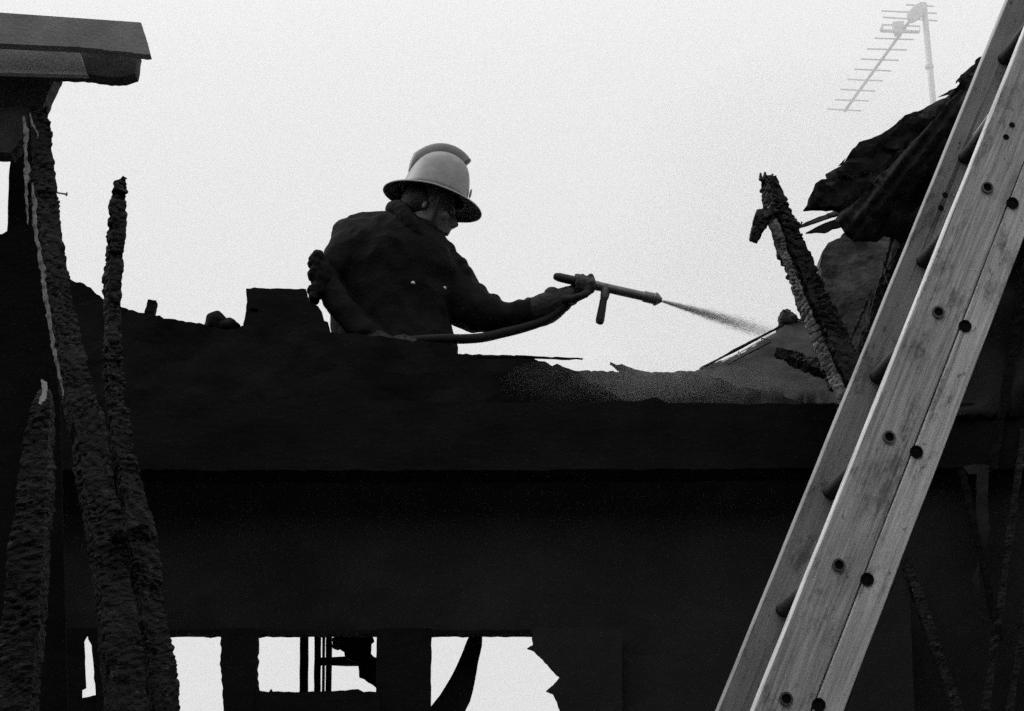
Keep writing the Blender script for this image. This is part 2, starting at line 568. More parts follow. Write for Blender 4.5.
house('unseen brick house added on the left of the yard to block skylight', -9, -4.2, -3.2, 3.2, 6.5, '+x')
house('unseen brick house added on the right of the yard to block skylight', 4.4, 9, -3.2, 4.8, 7.5, '-x')

# ============================================================ BACK WALL (Y about 6)
YW = 6.0
wall = empty('timber_framed_wall', (P(400, 711, YW).x, YW, 0), 'burnt-out timber-framed wall with broken window openings below the firefighter', 'wall')
def beam_outline():
    return [(-400, 402), (60, 401), (300, 398), (430, 402), (560, 403), (640, 401), (655, 397), (668, 403), (840, 404), (1400, 400),
            (1400, 469), (840, 468), (500, 470), (-400, 470)]
slab('wall_plate', beam_outline(), 5.82, 0.14, 'soot', wall, step=9, amp=0.7, seed=3)
slab('wall_panel', [(-400, 462), (1400, 462), (1400, 800), (615, 800), (612, 634), (-400, 634)], YW, 0.03, 'soot_panel', wall, step=12, amp=0.3, seed=60, grid=22, relief=0.02, rscale=0.5)
slab('backing', [(-400, 462), (1400, 462), (1400, 800), (575, 800), (575, 630), (-400, 630)], 6.045, 0.02, 'soot_panel', wall, step=40, amp=0, seed=10)
slab('lintel', [(-60, 630), (533, 630), (533, 634), (-60, 634)], 5.975, 0.05, 'soot', wall, step=7, amp=0.6, seed=11)
slab('stud', [(221, 628), (256, 628), (257.5, 650), (256, 676), (258, 688), (262, 695), (262, 800), (222, 800), (223, 700), (220.5, 660)], 5.96, 0.045, 'soot', wall, step=4, amp=0.8, seed=12)
slab('stud', [(377, 628), (431, 628), (430.5, 700), (431, 800), (374, 800), (376, 690)], 5.96, 0.045, 'soot', wall, step=7, amp=0.4, seed=13)
slab('sill', [(256, 690), (262, 691), (269, 692), (271, 688.5), (273, 691.5), (300, 692), (345, 690.5), (358, 689), (364, 692), (380, 691), (380, 800), (256, 800)], 5.95, 0.05, 'soot', wall, step=5, amp=0.5, seed=14)
slab('broken_panel', [(533, 628), (533, 645), (527, 648.5), (534, 651), (540, 657), (547, 664), (553, 671), (559.5, 677), (553, 685), (546, 691),
                      (553, 694), (557, 702), (560, 711), (561, 800), (622, 800), (622, 628)], 5.955, 0.012, 'soot_panel', wall, step=3.2, amp=0.6, seed=15)
slab('panel', [(-400, 628), (85, 628), (86.5, 637), (84, 641), (84.5, 650), (86, 688), (82, 690), (82, 698), (95, 695), (200, 760), (200, 800), (-400, 800)], 5.96, 0.006, 'soot', wall, step=6, amp=0.4, seed=16)
slab('panel', [(87.5, 628), (150, 628), (166, 760), (95, 760), (95.5, 690), (93, 660), (91.5, 645), (88, 639)], 5.955, 0.006, 'soot', wall, step=6, amp=0.4, seed=17)

# things seen through the middle opening
fr = empty('window_frame', P(315, 800, 6.5), 'bare black window frame with upright bars seen through the middle opening', 'window frame')
for k, (a, b, t, bt) in enumerate([(300, 308, 620, 712), (314.5, 320.5, 620, 712), (326, 331.5, 620, 712)]):
    slab('upright', [(a, t), (b, t), (b - 0.8, bt), (a - 0.8, bt)], 6.5, 0.03, 'soot', fr, step=12, amp=0.2, seed=20 + k)
slab('glazing_bar', [(322.5, 620), (325, 620), (324, 712), (321.5, 712)], 6.52, 0.02, 'paint_mid', fr, step=12, amp=0.1, seed=25)
slab('crossbar', [(316, 657.5), (360, 656), (360, 664.5), (316, 664)], 6.46, 0.03, 'soot', fr, step=12, amp=0.3, seed=26)
o = slab('scorched_board', [(333, 620), (378, 620), (372, 634), (374, 640), (371, 643), (370.5, 653), (374, 657), (380, 658), (380, 690), (375, 686),
                       (367, 681), (359, 676.5), (358, 662), (345, 658), (344, 651), (339, 648), (341, 641), (335, 640)], 6.3, 0.025, 'soot', step=4, amp=0.5, seed=27)
tag(o, 'scorched broken board hanging at the right of the middle opening', 'board')
o = slab('torn_rag', [(332, 638), (341, 636), (343, 645), (338, 650), (332.5, 648)], 6.6, 0.008, 'plaster', step=2, amp=0.8, seed=28)
tag(o, 'small grey torn rag caught behind the window bars', 'rag')
o = slab('hanging_felt_strip', [(466, 615), (483, 615), (482, 645), (478, 662), (473, 690), (470, 701), (463, 716), (463, 780), (380, 780), (426, 713),
                      (440, 695), (448, 682), (456, 667), (463, 651), (469, 636)], 6.12, 0.012, 'felt', step=8, amp=0.3, seed=29)
tag(o, 'long dark curved strip of felt hanging across the right opening', 'felt strip')

# ============================================================ ROOF REMAINS above the plate
roof = empty('collapsed_roof', (P(400, 400, 6.3).x, 6.2, 3.0), 'charred collapsed roof edge the firefighter leans over', 'roof')
slab('roof_edge', [(30, 262), (60, 262), (66, 276), (73, 281), (84, 283.5), (93, 290), (102, 297.5), (113, 303), (126, 308), (142, 313), (160, 316),
                   (164, 319), (175, 319), (186, 322), (200, 323.5), (212, 328), (235, 329), (243, 325), (300, 331), (330, 333), (455, 343),
                   (457, 353), (475, 354.5), (480, 354), (535, 356.5), (533, 359), (545, 361), (552, 366), (557, 364), (568, 369), (578, 372), (590, 384), (604, 388), (622, 399), (640, 404),
                   (640, 420), (-400, 420), (-400, 300)], 6.12, 0.06, 'soot', roof, step=3.0, amp=0.8, seed=31, grid=14, relief=0.02, rscale=0.2)
o = slab('loose_batten', [(478, 355), (530, 355.6), (552, 357.3), (556, 356.6), (583, 358.2), (583, 358.8), (555, 358.2), (530, 357.2), (478, 357.2)], 6.05, 0.012, 'soot', step=6, amp=0.3, seed=32)
tag(o, 'thin flat batten lying along the roof edge right of the firefighter', 'batten')
slab('felt_flap', [(610, 362.5), (617, 365), (622, 363.5), (632, 366.5), (645, 370.5), (662, 372), (683, 371), (694, 371.5), (704, 376), (722, 379), (735, 386), (762, 390), (785, 398), (800, 404), (800, 422), (560, 422), (545, 372), (585, 371), (622, 371.5), (617, 367.5)],
     6.2, 0.03, 'slate', roof, step=3, amp=0.7, seed=33, grid=12, relief=0.03, rscale=0.2)
# ruined chimney block and lumps on the roof line
ch = slab('chimney_stack', [(243, 340), (243, 324), (245.6, 313), (246, 311), (250, 311), (254, 312), (258, 311.6), (258.5, 309.5), (256, 308.3), (250, 308.4), (249.6, 310.6), (246, 310.7), (247, 302), (246, 288.5), (262, 288), (306, 289), (308, 300), (318, 306), (322, 312), (322, 320), (328, 322), (328, 340)],
          6.45, 0.2, 'soot', step=4, amp=0.5, seed=34)
tag(ch, 'low square burnt chimney stump left of the firefighter', 'chimney')
# rubble lump
bm = ellipsoid_bm(P(216, 324, 6.5), (0.042, 0.05, 0.045), seg=24)
for v in bm.verts:
    v.co += (v.co - P(216, 324, 6.5)).normalized() * 0.008 * noise.noise(v.co * 30)
o = from_bm('rubble_lump', bm, 'soot'); tag(o, 'rounded lump of rubble on the roof line beside the chimney stump', 'rubble')
bm = ellipsoid_bm(P(228, 328, 6.5), (0.045, 0.05, 0.03), seg=24)
for v in bm.verts:
    v.co += (v.co - P(228, 328, 6.5)).normalized() * 0.01 * noise.noise(v.co * 30)
o = from_bm('rubble_lump', bm, 'soot'); tag(o, 'flatter lump of rubble touching the chimney stump', 'rubble')
o = ptimber('timber_stub', [(148, 322, 6.3, 9), (153, 301.5, 6.3, 9)], 'soot', step=0.005, ns=3, crack=0.001, rough=0.002)
tag(o, 'short slanted timber stub standing up from the roof line', 'timber')

# hazy slope on the right, running back into the smoke
def yslope(x, y): return 6.22 + (404 - y) * 0.006
slope = empty('slate_roof', P(760, 404, 6.6), 'burnt slate roof slope in thin smoke between the wall and the ladder', 'roof')
slab('roof_slope', [(690, 374), (706, 367), (722, 362), (730, 357), (742, 352), (757, 343), (776, 333), (779, 328), (900, 300), (1100, 280), (1100, 404), (640, 404), (640, 376)],
     6.5, 0.1, 'slate', slope, step=3, amp=0.8, seed=41, yfun=yslope, grid=12, relief=0.03, rscale=0.2)
def nail(x0, y0, x1, y1, Y, r=0.0022, parent=None, mat='steel'):
    a, b = P(x0, y0, Y), P(x1, y1, Y)
    bm = tube_bm([a, b], [r, r], 8)
    tube_bm([b, b + (b - a).normalized() * 0.003], [r * 2.4, r * 2.4], 8, bm)
    return from_bm('nail', bm, mat, parent)
def stick(name, x0, y0, x1, y1, Y0, Y1, w, mat, parent=None, seed=0):
    return ptimber(name, [(x0, y0, Y0, w), (x1, y1, Y1, w)], mat, parent, step=0.02, ns=2, crack=0.0008, rough=0.001, seed=seed)
stick('batten', 700, 369, 783, 325, 6.38, 6.62, 2.0, 'soot', slope, 1)
stick('batten', 722, 362.5, 775, 333, 6.4, 6.6, 1.2, 'pale_wood', slope, 2)
stick('batten', 797, 322, 850, 296, 6.7, 6.9, 3.0, 'plaster', slope, 3)
stick('batten', 728, 364, 770, 342, 6.38, 6.55, 1.6, 'slate', slope, 4)
for a in ((742, 355, 738.5, 353), (771, 339, 762, 338.5), (706, 371, 703, 368)): nail(*a, 6.5, 0.0024, slope)
# stump at the roof corner
bm = bmesh.new()
ys_ = 6.72
tube_bm([P(786, 372, ys_), P(786, 352, ys_), P(786, 340, ys_), P(786, 330, ys_), P(788, 320, ys_), P(788, 313, ys_), P(789, 310, ys_)], [0.03, 0.034, 0.034, 0.031, 0.036, 0.03, 0.012], 30, bm)
bmesh.ops.subdivide_edges(bm, edges=bm.edges, cuts=3, use_grid_fill=True)
for v in bm.verts:
    w_ = Vector((noise.noise(v.co * 30), noise.noise(v.co * 30 + Vector((9, 9, 9))), noise.noise(v.co * 30 + Vector((5, 5, 5)))))
    v.co += w_ * 0.014 + Vector((noise.noise(v.co * 90), 0, noise.noise(v.co * 90 + Vector((5, 5, 5))))) * 0.005
o = from_bm('chimney_pot', bm, 'char'); tag(o, 'small ragged stump on the corner of the slate roof', 'stump')

# ============================================================ LEANING CHARRED RAFTER (right)
rf = empty('leaning_rafter', P(850, 400, 5.6), 'deeply charred rafter leaning left above the slate roof', 'rafter')
RP = [(768, 178, 5.6, 20), (776, 205, 5.6, 25), (793, 250, 5.6, 29), (813, 300, 5.6, 34), (837, 355, 5.6, 37), (868, 425, 5.6, 38)]
ptimber('rafter_body', RP, 'char', rf, step=0.0045, ns=12, crack=0.0045, rough=0.0055, cell=0.034, seed=3, side=Vector((0.5, -0.86, 0)))
ptimber('ashy_lit_face', [(x - w * 0.30, y + 3, Y - 0.026, w * 0.42) for x, y, Y, w in RP[1:]], 'char_ash_lit', rf, depth=0.03,
        step=0.004, ns=8, crack=0.004, rough=0.004, cell=0.026, seed=13, side=Vector((0.9, -0.42, 0)))  # ash layer; the sunlit left face is painted into its pale tone
ptimber('char_chunk', [(753.5, 241, 5.56, 7), (757, 230, 5.56, 12), (761, 219, 5.56, 15), (776, 211, 5.58, 10)], 'char', rf, step=0.004, ns=6, crack=0.003, rough=0.004, cell=0.03, seed=5)
for k, (x, y, x2, y2) in enumerate(((761, 180, 760.5, 173), (769, 180, 773, 174), (765, 178, 765, 172))):
    bm = tube_bm([P(x, y, 5.6), P(x2, y2, 5.6)], [0.008, 0.003], 6); from_bm('splinter', bm, 'char', rf)
o = ptimber('charred_stick', [(775, 352, 5.75, 8), (790, 357, 5.75, 12), (812, 366, 5.72, 14), (860, 378, 5.7, 16)], 'char', step=0.004, ns=6, crack=0.003, rough=0.003, cell=0.03, seed=8)
tag(o, 'short black charred stick crossing behind the leaning rafter', 'timber')

# ============================================================ TORN ROOFING FELT + GABLE (upper right)
gab = slab('rendered_gable', [(822, 252), (828, 243), (840, 238), (850, 225), (880, 205), (1100, 60), (1500, 60), (1500, 420), (870, 420), (838, 350), (826, 335), (820.5, 300), (821, 275)],
           6.1, 0.16, 'plaster', step=4, amp=0.8, seed=50, grid=14, relief=0.02)
tag(gab, 'stained grey rendered gable wall under the torn roofing felt', 'wall')
tag(slab('gable_timber', [(905, 205), (1110, 10), (1500, -30), (1500, 420), (838, 420), (862, 330), (885, 270)], 5.85, 0.03, 'soot_panel', step=5, amp=2.0, seed=51, grid=12, relief=0.10, rscale=0.25),
    'black burnt sheeting hanging behind the ladder', 'sheeting')
felt = empty('torn_roofing_felt', P(980, 250, 5.5), 'torn black roofing felt curling off the gable behind the ladder', 'roofing felt')
slab('felt_sheet', [(803.6, 209), (809, 197), (815, 184), (821, 180.5), (827.5, 179), (825.6, 174), (833, 168), (841, 164), (849, 154), (859, 142),
                    (872, 138), (884.6, 133), (895, 124), (905, 115), (919, 110), (932, 104.6), (946, 97), (950, 94), (946, 92), (957, 85), (963, 80), (960, 76),
                    (963, 72), (975, 64), (975, 61), (1060, 10), (1110, -30), (1500, -90), (1500, 160), (1100, 200), (960, 250), (870, 232), (841, 213), (822, 209.5)],
     5.5, 0.01, 'felt', felt, step=4.5, amp=0.7, seed=52, yfun=lambda x, y: 5.45 + 0.0012 * (x - 800) + 0.03 * math.sin(x * 0.06 + y * 0.03), grid=10, relief=0.03, rscale=0.1)
def yfold(x, y):           # a fold of stiff felt: arched across its width
    ax_, ay_ = 135 / 203.3, -152 / 203.3
    d = ((x - 850) * ay_ - (y - 228) * ax_) * -1
    return 5.34 + 0.00012 * d * d + 0.012 * math.sin(d * 0.5 + x * 0.05)
slab('felt_fold', [(834, 222), (840, 213), (852, 204), (866, 192), (880, 176), (896, 160), (910, 145), (925, 129), (938, 115), (950, 98), (966, 84), (1000, 50), (1020, 70), (985, 100),
                   (962, 128), (945, 152), (930, 170), (915, 190), (900, 210), (893, 223), (886, 232), (878, 240), (866, 242), (856, 240.5), (848, 236), (841, 230)],
     5.36, 0.008, 'felt', felt, step=2.6, amp=0.6, seed=53, yfun=yfold, grid=4, relief=0.026, rscale=0.09)
for k, pl in enumerate([[(812, 196), (826, 182), (852, 170), (880, 172), (868, 190), (838, 206), (822, 207)], [(836, 172), (858, 150), (889, 140), (905, 146), (880, 168), (850, 178)],
                        [(880, 146), (908, 119), (940, 107), (952, 112), (925, 130), (900, 152)], [(925, 118), (948, 99), (962, 86), (975, 90), (950, 116)],
                        [(950, 96), (964, 78), (979, 66), (990, 70), (972, 92)], [(955, 85), (970, 74), (968, 70), (961, 74), (957, 80)]]):
    slab('felt_layer', pl, 5.40 - 0.006 * k, 0.004, 'felt', felt, step=2.5, amp=1.0, seed=150 + k, grid=6, relief=0.02, rscale=0.06)
for k, pl in enumerate([[(956, 88), (938, 97), (946, 95)], [(838, 166), (846, 158), (843, 164)], [(888, 132), (902, 117), (896, 126)]]):
    slab('felt_scrap', pl, 5.42, 0.004, 'felt', felt, step=3, amp=0.3, seed=70 + k)
# dark felt under the fold
slab('felt_under', [(850, 236), (862, 242), (878, 240), (892, 230), (905, 214), (1000, 150), (1010, 60), (980, 70), (900, 150), (850, 210)], 5.3, 0.01, 'felt', felt, step=6, amp=1.0, seed=74,
     yfun=lambda x, y: 5.42 + 0.02 * math.sin(x * 0.09), grid=9, relief=0.05, rscale=0.1)
o = ptimber('pale_lath', [(797, 228, 5.7, 2.5), (812, 222, 5.7, 4), (840, 212, 5.7, 5)], 'plaster', step=0.01, ns=3, crack=0.0006, rough=0.001)
tag(o, 'thin grey lath poking out left under the felt', 'lath')
o = slab('broken_shard', [(806, 232.5), (816, 227), (830, 221), (842, 217), (842, 226), (833, 228), (826, 232), (816, 231.5)], 5.65, 0.012, 'soot_panel', step=4, amp=0.4, seed=77)
tag(o, 'pointed broken shard of board below the thin grey lath', 'board')
bm = tube_bm([P(802, 222, 5.6), P(799, 228, 5.6), P(797, 240, 5.6)], [0.0028, 0.002, 0.0015], 6)
o = from_bm('wire', bm, 'hole'); tag(o, 'short bent wire beside the top of the charred rafter', 'wire')
bm = tube_bm([P(823, 255, 5.9), P(819, 270, 5.9), P(818.5, 285, 5.9)], [0.0016, 0.0016, 0.0012], 6)
o = from_bm('wire', bm, 'hole'); tag(o, 'thin wire hanging down the left edge of the gable', 'wire')
o = slab('paint_drip', [(854.5, 242), (856.5, 242), (857.5, 262), (859, 268), (855.5, 268)], 6.08, 0.01, 'pale_wood', gab, step=4, amp=0.3, seed=78)
o.parent = None
o = bpy.data.objects.get(o.name)
tag(o, 'small white strip of torn paper on the grey gable', 'paper')

for k, (x0, y0, x1, y1, w, mt) in enumerate([(893, 236, 868, 330, 5, 'char'), (905, 232, 852, 372, 4, 'soot_panel'), (884, 262, 900, 330, 4, 'char'), (872, 290, 846, 352, 3, 'char'), (915, 250, 880, 392, 6, 'char')]):
    o = ptimber('burnt_lath', [(x0, y0, 5.78 - .02 * k, w), (x1, y1, 5.78 - .02 * k, w * .7)], mt, gab, step=0.008, ns=3, crack=0.002, rough=0.003, cell=0.02, seed=60 + k)

# dark room seen right of the ladder: wall, rags, burnt laths
rw = empty('inner_wall', P(980, 711, 6.4), 'dark inner wall with burnt laths to the right of the ladder', 'wall')
slab('wall_face', [(860, 470), (1500, 466), (1500, 800), (830, 800)], 5.9, 0.04, 'soot_panel', rw, step=10, amp=0.5, seed=80)
for k, (x0, y0, x1, y1, w, mt) in enumerate([(1024, 430, 985, 711, 7, 'char'), (1034, 560, 1004, 740, 7, 'char'), (905, 560, 968, 740, 10, 'char'), (962, 470, 1000, 640, 6, 'soot'),
                                             (1030, 250, 992, 470, 9, 'soot')]):
    ptimber('lath', [(x0, y0, 5.8, w), (x1, y1, 5.8, w)], mt, rw, step=0.008, ns=4, crack=0.0015, rough=0.003, cell=0.05, seed=20 + k)
o = slab('hanging_rag', [(963, 467), (971, 465), (984, 464.5), (1000, 466), (996, 470), (988.5, 472), (988, 500), (989.5, 530), (986, 548), (982, 556), (980, 566), (979, 590), (974, 596), (972, 580), (978, 566), (978, 552), (976, 520), (977, 474), (968, 474)],
         5.8, 0.006, 'slate', step=4, amp=0.6, seed=85, relief=0.006)
tag(o, 'grey rag hanging in a long narrow strip right of the ladder', 'rag')
o = slab('door_leaf', [(899, 578), (909, 580), (915, 720), (845, 720), (870, 640)], 5.8, 0.02, 'soot_panel', step=10, amp=0.2, seed=86)
tag(o, 'plain dark panel leaning in the gloom behind the foot of the ladder', 'panel')

# ============================================================ LEFT: eaves, corner post, charred posts
ev = empty('overhanging_eaves', P(30, 90, 4.6), 'overhanging box eaves with weathered fascia board at the top left', 'eaves')
slab('fascia', [(-500, -14, 1), (0, 12.5, 1), (141, 22.4, 1), (142.5, 29), (146, 38), (148, 46), (150, 54), (145, 54.5), (138, 53.5), (80, 47, 1), (0, 43.5, 1), (-500, 22, 1)], 4.55, 0.03, 'paint_dark', ev, step=3, amp=0.35, seed=90)
slab('soffit_board', [(-500, 26, 1), (0, 49, 1), (80, 53, 1), (84, 66), (88, 75, 1), (0, 72.5, 1), (-500, 48, 1)], 4.62, 0.02, 'paint_mid', ev, step=5, amp=0.3, seed=91)
slab('end_box', [(76, 49), (138.5, 52), (137, 62), (135, 73), (130, 74.5), (123, 77), (108, 77.5), (100, 76), (88, 74), (60, 73), (-500, 56), (-500, 22)], 4.66, 0.05, 'scorched', ev, step=3.5, amp=0.5, seed=92)
slab('soffit', [(-500, 40), (58, 72), (57, 75), (53, 83), (50, 89), (47, 95), (46, 100), (30, 130), (10, 153), (5, 152), (-500, 148)], 4.72, 0.06, 'scorched', ev, step=3.5, amp=0.6, seed=93)
o = slab('corner_post', [(10, 140), (36, 120), (48, 290), (60, 400), (70, 800), (-500, 800), (-500, 120), (-62, 120), (-62, 236), (2, 234), (7, 231), (8, 200)], 4.9, 0.006, 'soot', step=7, amp=0.5, seed=94)
tag(o, 'dark burnt corner wall below the eaves at the left edge', 'wall')

o = ptimber('charred_post', [(33, 70, 4.8, 24), (36, 110, 4.75, 26), (39, 140, 4.72, 28), (44, 200, 4.7, 30), (58, 290, 4.65, 28), (71, 366, 4.6, 34), (88, 440, 4.6, 38), (108, 550, 4.6, 42), (126, 700, 4.6, 44), (135, 800, 4.6, 46)],
            'char', step=0.005, ns=11, crack=0.003, rough=0.0040, cell=0.034, seed=1, side=Vector((0.42, -0.9, 0)))
tag(o, 'thick charred post running up to the eaves, left of the thin post', 'post'); post1 = o
o = ptimber('charred_post', [(124, 177, 4.7, 6), (121, 184, 4.7, 14), (118, 200, 4.7, 18), (116, 235, 4.7, 20), (113, 290, 4.7, 21), (113, 350, 4.7, 21), (116, 400, 4.7, 21), (122, 450, 4.7, 25), (139, 540, 4.7, 34), (163, 700, 4.7, 32), (175, 800, 4.7, 34)],
            'char', step=0.0045, ns=9, crack=0.003, rough=0.0052, cell=0.034, seed=2, side=Vector((0.5, -0.86, 0)))
tag(o, 'thin charred post with a free jagged top against the sky', 'post')
o = ptimber('charred_post', [(46, 391, 4.4, 8), (44, 402, 4.4, 15), (39, 440, 4.4, 26), (33, 520, 4.4, 32), (22, 640, 4.4, 36), (8, 800, 4.4, 38)],
            'char', step=0.0055, ns=10, crack=0.003, rough=0.0040, cell=0.034, seed=4)
tag(o, 'short charred post with a pointed top at the lower left', 'post')
o = slab('pale_splinter', [(41, 379), (47, 382), (46, 398), (41, 404), (38, 403), (42, 392)], 4.34, 0.006, 'pale_wood', step=1.5, amp=0.6, seed=96)
tag(o, 'pale split patch of wood at the tip of the short charred post', 'splinter')
# pale ragged strips painting in the lit left face of the thick post
def ragged_strip(name, pts, mat, seed):
    rs = random.Random(seed)
    sp = smooth_path(pts, 6)
    k, n = 0, 0
    while k < len(sp) - 3:                       # broken into separate slivers
        m = min(len(sp), k + rs.randint(4, 8))
        part_ = sp[k:m]
        j_ = rs.uniform(-1.2, 1.6)
        l = [(x + j_ - w * rs.uniform(.15, .6), y + rs.uniform(-1, 1)) for x, y, w in part_]
        r = [(x + j_ + w * rs.uniform(.15, .75) + .3, y + rs.uniform(-1, 1)) for x, y, w in part_]
        slab(name, [(part_[0][0] + j_, part_[0][1] - 4)] + r + [(part_[-1][0] + j_, part_[-1][1] + 5)] + l[::-1], 4.5 - 0.003 * n, 0.006, mat, post1, step=2, amp=0.5, seed=seed + k)
        k = m - (1 if rs.random() < .6 else 0); n += 1
ragged_strip('lit_strip', [(23.5, 119, 2), (24, 130, 5), (23.5, 150, 3), (25.5, 175, 5), (26, 200, 2.5), (27, 219, 1)], 'lit_char', 100)
ragged_strip('lit_strip', [(31, 186, 1), (33, 205, 4), (36, 235, 3), (40, 262, 5), (44, 290, 5), (49, 320, 3.5), (54, 350, 4), (59, 375, 2.5), (62, 394, 1)], 'lit_char', 101)
ragged_strip('lit_strip', [(29, 116, 1), (32, 124, 2), (37, 133, 1)], 'lit_char', 102)
nail(56, 192.5, 66, 194.2, 4.6, 0.0022, post1)
o = ptimber('charred_block', [(112, 537, 4.55, 13), (150, 532, 4.55, 13)], 'soot', step=0.006, ns=5, crack=0.004, rough=0.004, seed=9, side=Vector((0, 0, 1)))
tag(o, 'small charred block nailed across the two tall posts', 'block')

# ============================================================ WOODEN LADDER
N0 = PC(753, 711, 3.45)
far_v = P(878, 375, 3.873) - P(937, 312, 3.5)
R = far_v.copy(); R.z = 0
# depth of the ladder at the top of the frame so that stile and rung are square
best = None
for k in range(400):
    t = 3.4 + k * 0.002
    A = PC(1037, 0, t) - N0
    e = abs(A.normalized().dot(R.normalized()))
    if best is None or e < best[0]: best = (e, t)
A = (PC(1037, 0, best[1]) - N0)
LA = A.length
A.normalize()
R = (R - A * R.dot(A)); RL = R.length * 1.13; R.normalize()
Xd = R.cross(A).normalized()
if Xd.x < 0: Xd = -Xd
basis = Matrix((Xd, Xd.cross(A) * -1 if False else R, A)).transposed()
down = (N0.z - 0.03) / A.z
lad = empty('extension_ladder', (0, 0, 0), 'wooden extension ladder slanting up across the right foreground', 'ladder')
lad.matrix_world = Matrix.Translation(N0) @ basis.to_4x4()
def lpt(px, py, yl=0.0):   # pixel -> local coordinates on the plane local y = yl
    n = R
    d = ray(px, py)
    o0 = N0 + R * yl
    t = (o0 - CAM).dot(n) / d.dot(n)
    q = CAM + d * t - N0
    return Vector((q.dot(Xd), q.dot(R), q.dot(A)))
W1 = (lpt(812.5, 711).x + lpt(1004.6, 211).x) / 2
W2 = (lpt(845, 711).x + lpt(938, 460).x) / 2
z0, z1 = -down, LA + 1.4
def lpart(name, bm, mat, smooth=False):
    bmesh.ops.recalc_face_normals(bm, faces=bm.faces)
    me = bpy.data.meshes.new(name)
    bm.to_mesh(me); bm.free()
    if smooth:
        for p in me.polygons: p.use_smooth = True
    return link(name, me, mat, lad)
def stile_bm(x0, x1, y0, y1, seed):
    bm = bmesh.new()
    n = 160
    prof = [(x0 + .002, y0), (x1 - .002, y0), (x1, y0 + .002), (x1, y1 - .002), (x1 - .002, y1), (x0 + .002, y1), (x0, y1 - .002), (x0, y0 + .002)]
    rings = []
    for k in range(n + 1):
        z = z0 + (z1 - z0) * k / n
        rings.append([bm.verts.new((x + 0.0009 * noise.noise(Vector((seed, z * 6, x * 9))), y + 0.0006 * noise.noise(Vector((z * 9, seed, y * 9))), z)) for x, y in prof])
    for k in range(n):
        for j in range(8): bm.faces.new((rings[k][j], rings[k][(j + 1) % 8], rings[k + 1][(j + 1) % 8], rings[k + 1][j]))
    bm.faces.new(rings[0]); bm.faces.new(rings[-1])
    return bm
T = 0.034
lpart('stile', stile_bm(0, W1 - .0012, 0, T, 1), 'ladder_side')
lpart('stile', stile_bm(W1 + .0012, W2, -0.003, T, 2), 'ladder_pale')['label'] = 'paler lower stile of the sliding section'
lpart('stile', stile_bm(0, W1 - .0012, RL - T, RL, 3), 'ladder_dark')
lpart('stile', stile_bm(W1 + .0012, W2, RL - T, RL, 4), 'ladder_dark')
def cyl_y(x, z, r, y0, y1, seg=20, bm=None, hole=0):
    if bm is None: bm = bmesh.new()
    rs = []
    prof = [(y0, r), (y1, r)] if not hole else [(y0, hole), (y0, r), (y1, r), (y1, hole)]
    for y, q in prof:
        rs.append([bm.verts.new((x + q * math.cos(2 * math.pi * j / seg), y, z + q * math.sin(2 * math.pi * j / seg))) for j in range(seg)])
    for a in range(len(rs) - 1):
        for j in range(seg): bm.faces.new((rs[a][j], rs[a][(j + 1) % seg], rs[a + 1][(j + 1) % seg], rs[a + 1][j]))
    if not hole:
        bm.faces.new(rs[0]); bm.faces.new(rs[-1])
    else:
        for j in range(seg): bm.faces.new((rs[-1][j], rs[-1][(j + 1) % seg], rs[0][(j + 1) % seg], rs[0][j]))
    return bm
upper = [lpt(*p) for p in ((987, 188), (937, 312), (888, 437), (838, 565), (788, 700))]
lower = [lpt(*p) for p in ((1012, 204), (963, 326), (915, 452), (867, 580), (820, 706))]
def zseries(ls):
    sp = (ls[0].z - ls[-1].z) / (len(ls) - 1)
    zs = [p.z for p in ls]
    z = ls[0].z + sp
    while z < z1 - .1: zs.append(z); z += sp
    z = ls[-1].z - sp
    while z > z0 + .1: zs.append(z); z -= sp
    return sp, zs
spu, zu = zseries(upper); spl, zl = zseries(lower)
xu = sum(p.x for p in upper) / 5; xl = sum(p.x for p in lower) / 5
RV = far_v
for z in zu:
    bm = cyl_y(xu, z, 0.0150, T - 0.002, RL - T + 0.002, 20)
    for v in bm.verts: v.co.x = xu + (v.co.x - xu) * 1.12
    lpart('rung', bm, 'ladder_rung', False)
    lpart('washer', cyl_y(xu, z, 0.0125, -0.0045, 0.001, 24, hole=0.0088), 'steel')
    lpart('socket', cyl_y(xu, z, 0.0084, -0.0015, 0.001, 20), 'hole')
for z in zl:
    lpart('rung', cyl_y(xl + .012, z, 0.016, T - .002, RL - T + .002, 20), 'ladder_rung')
    lpart('washer', cyl_y(xl, z, 0.0125, -0.0060, -0.001, 24, hole=0.0095), 'hole')
    lpart('socket', cyl_y(xl, z, 0.0098, -0.0042, -0.001, 20), 'hole')
for p in ((1012, 125), (1006, 137)):
    q = lpt(*p); lpart('bolt_hole', cyl_y(q.x, q.z, 0.0062, -0.0012, 0.001, 16), 'hole')
for p in ((945, 195), (941, 208)):
    q = lpt(*p, RL - T); lpart('bolt_hole', cyl_y(q.x, q.z, 0.0066, RL - T - 0.0012, RL - T + 0.001, 16), 'hole')
for k in range(7):       # slivers of a split rung, pale to paint in its lit top
    q0 = lpt(973 + k * 1.6, 136 - k * 0.3, RL - T - .01); q1 = lpt(991 + k * 0.7, 112 + k * 1.4, RL - T - 0.10)
    lpart('splinter', tube_bm([q0, q1], [0.0014, 0.0028], 6), 'lit_rung_wood')

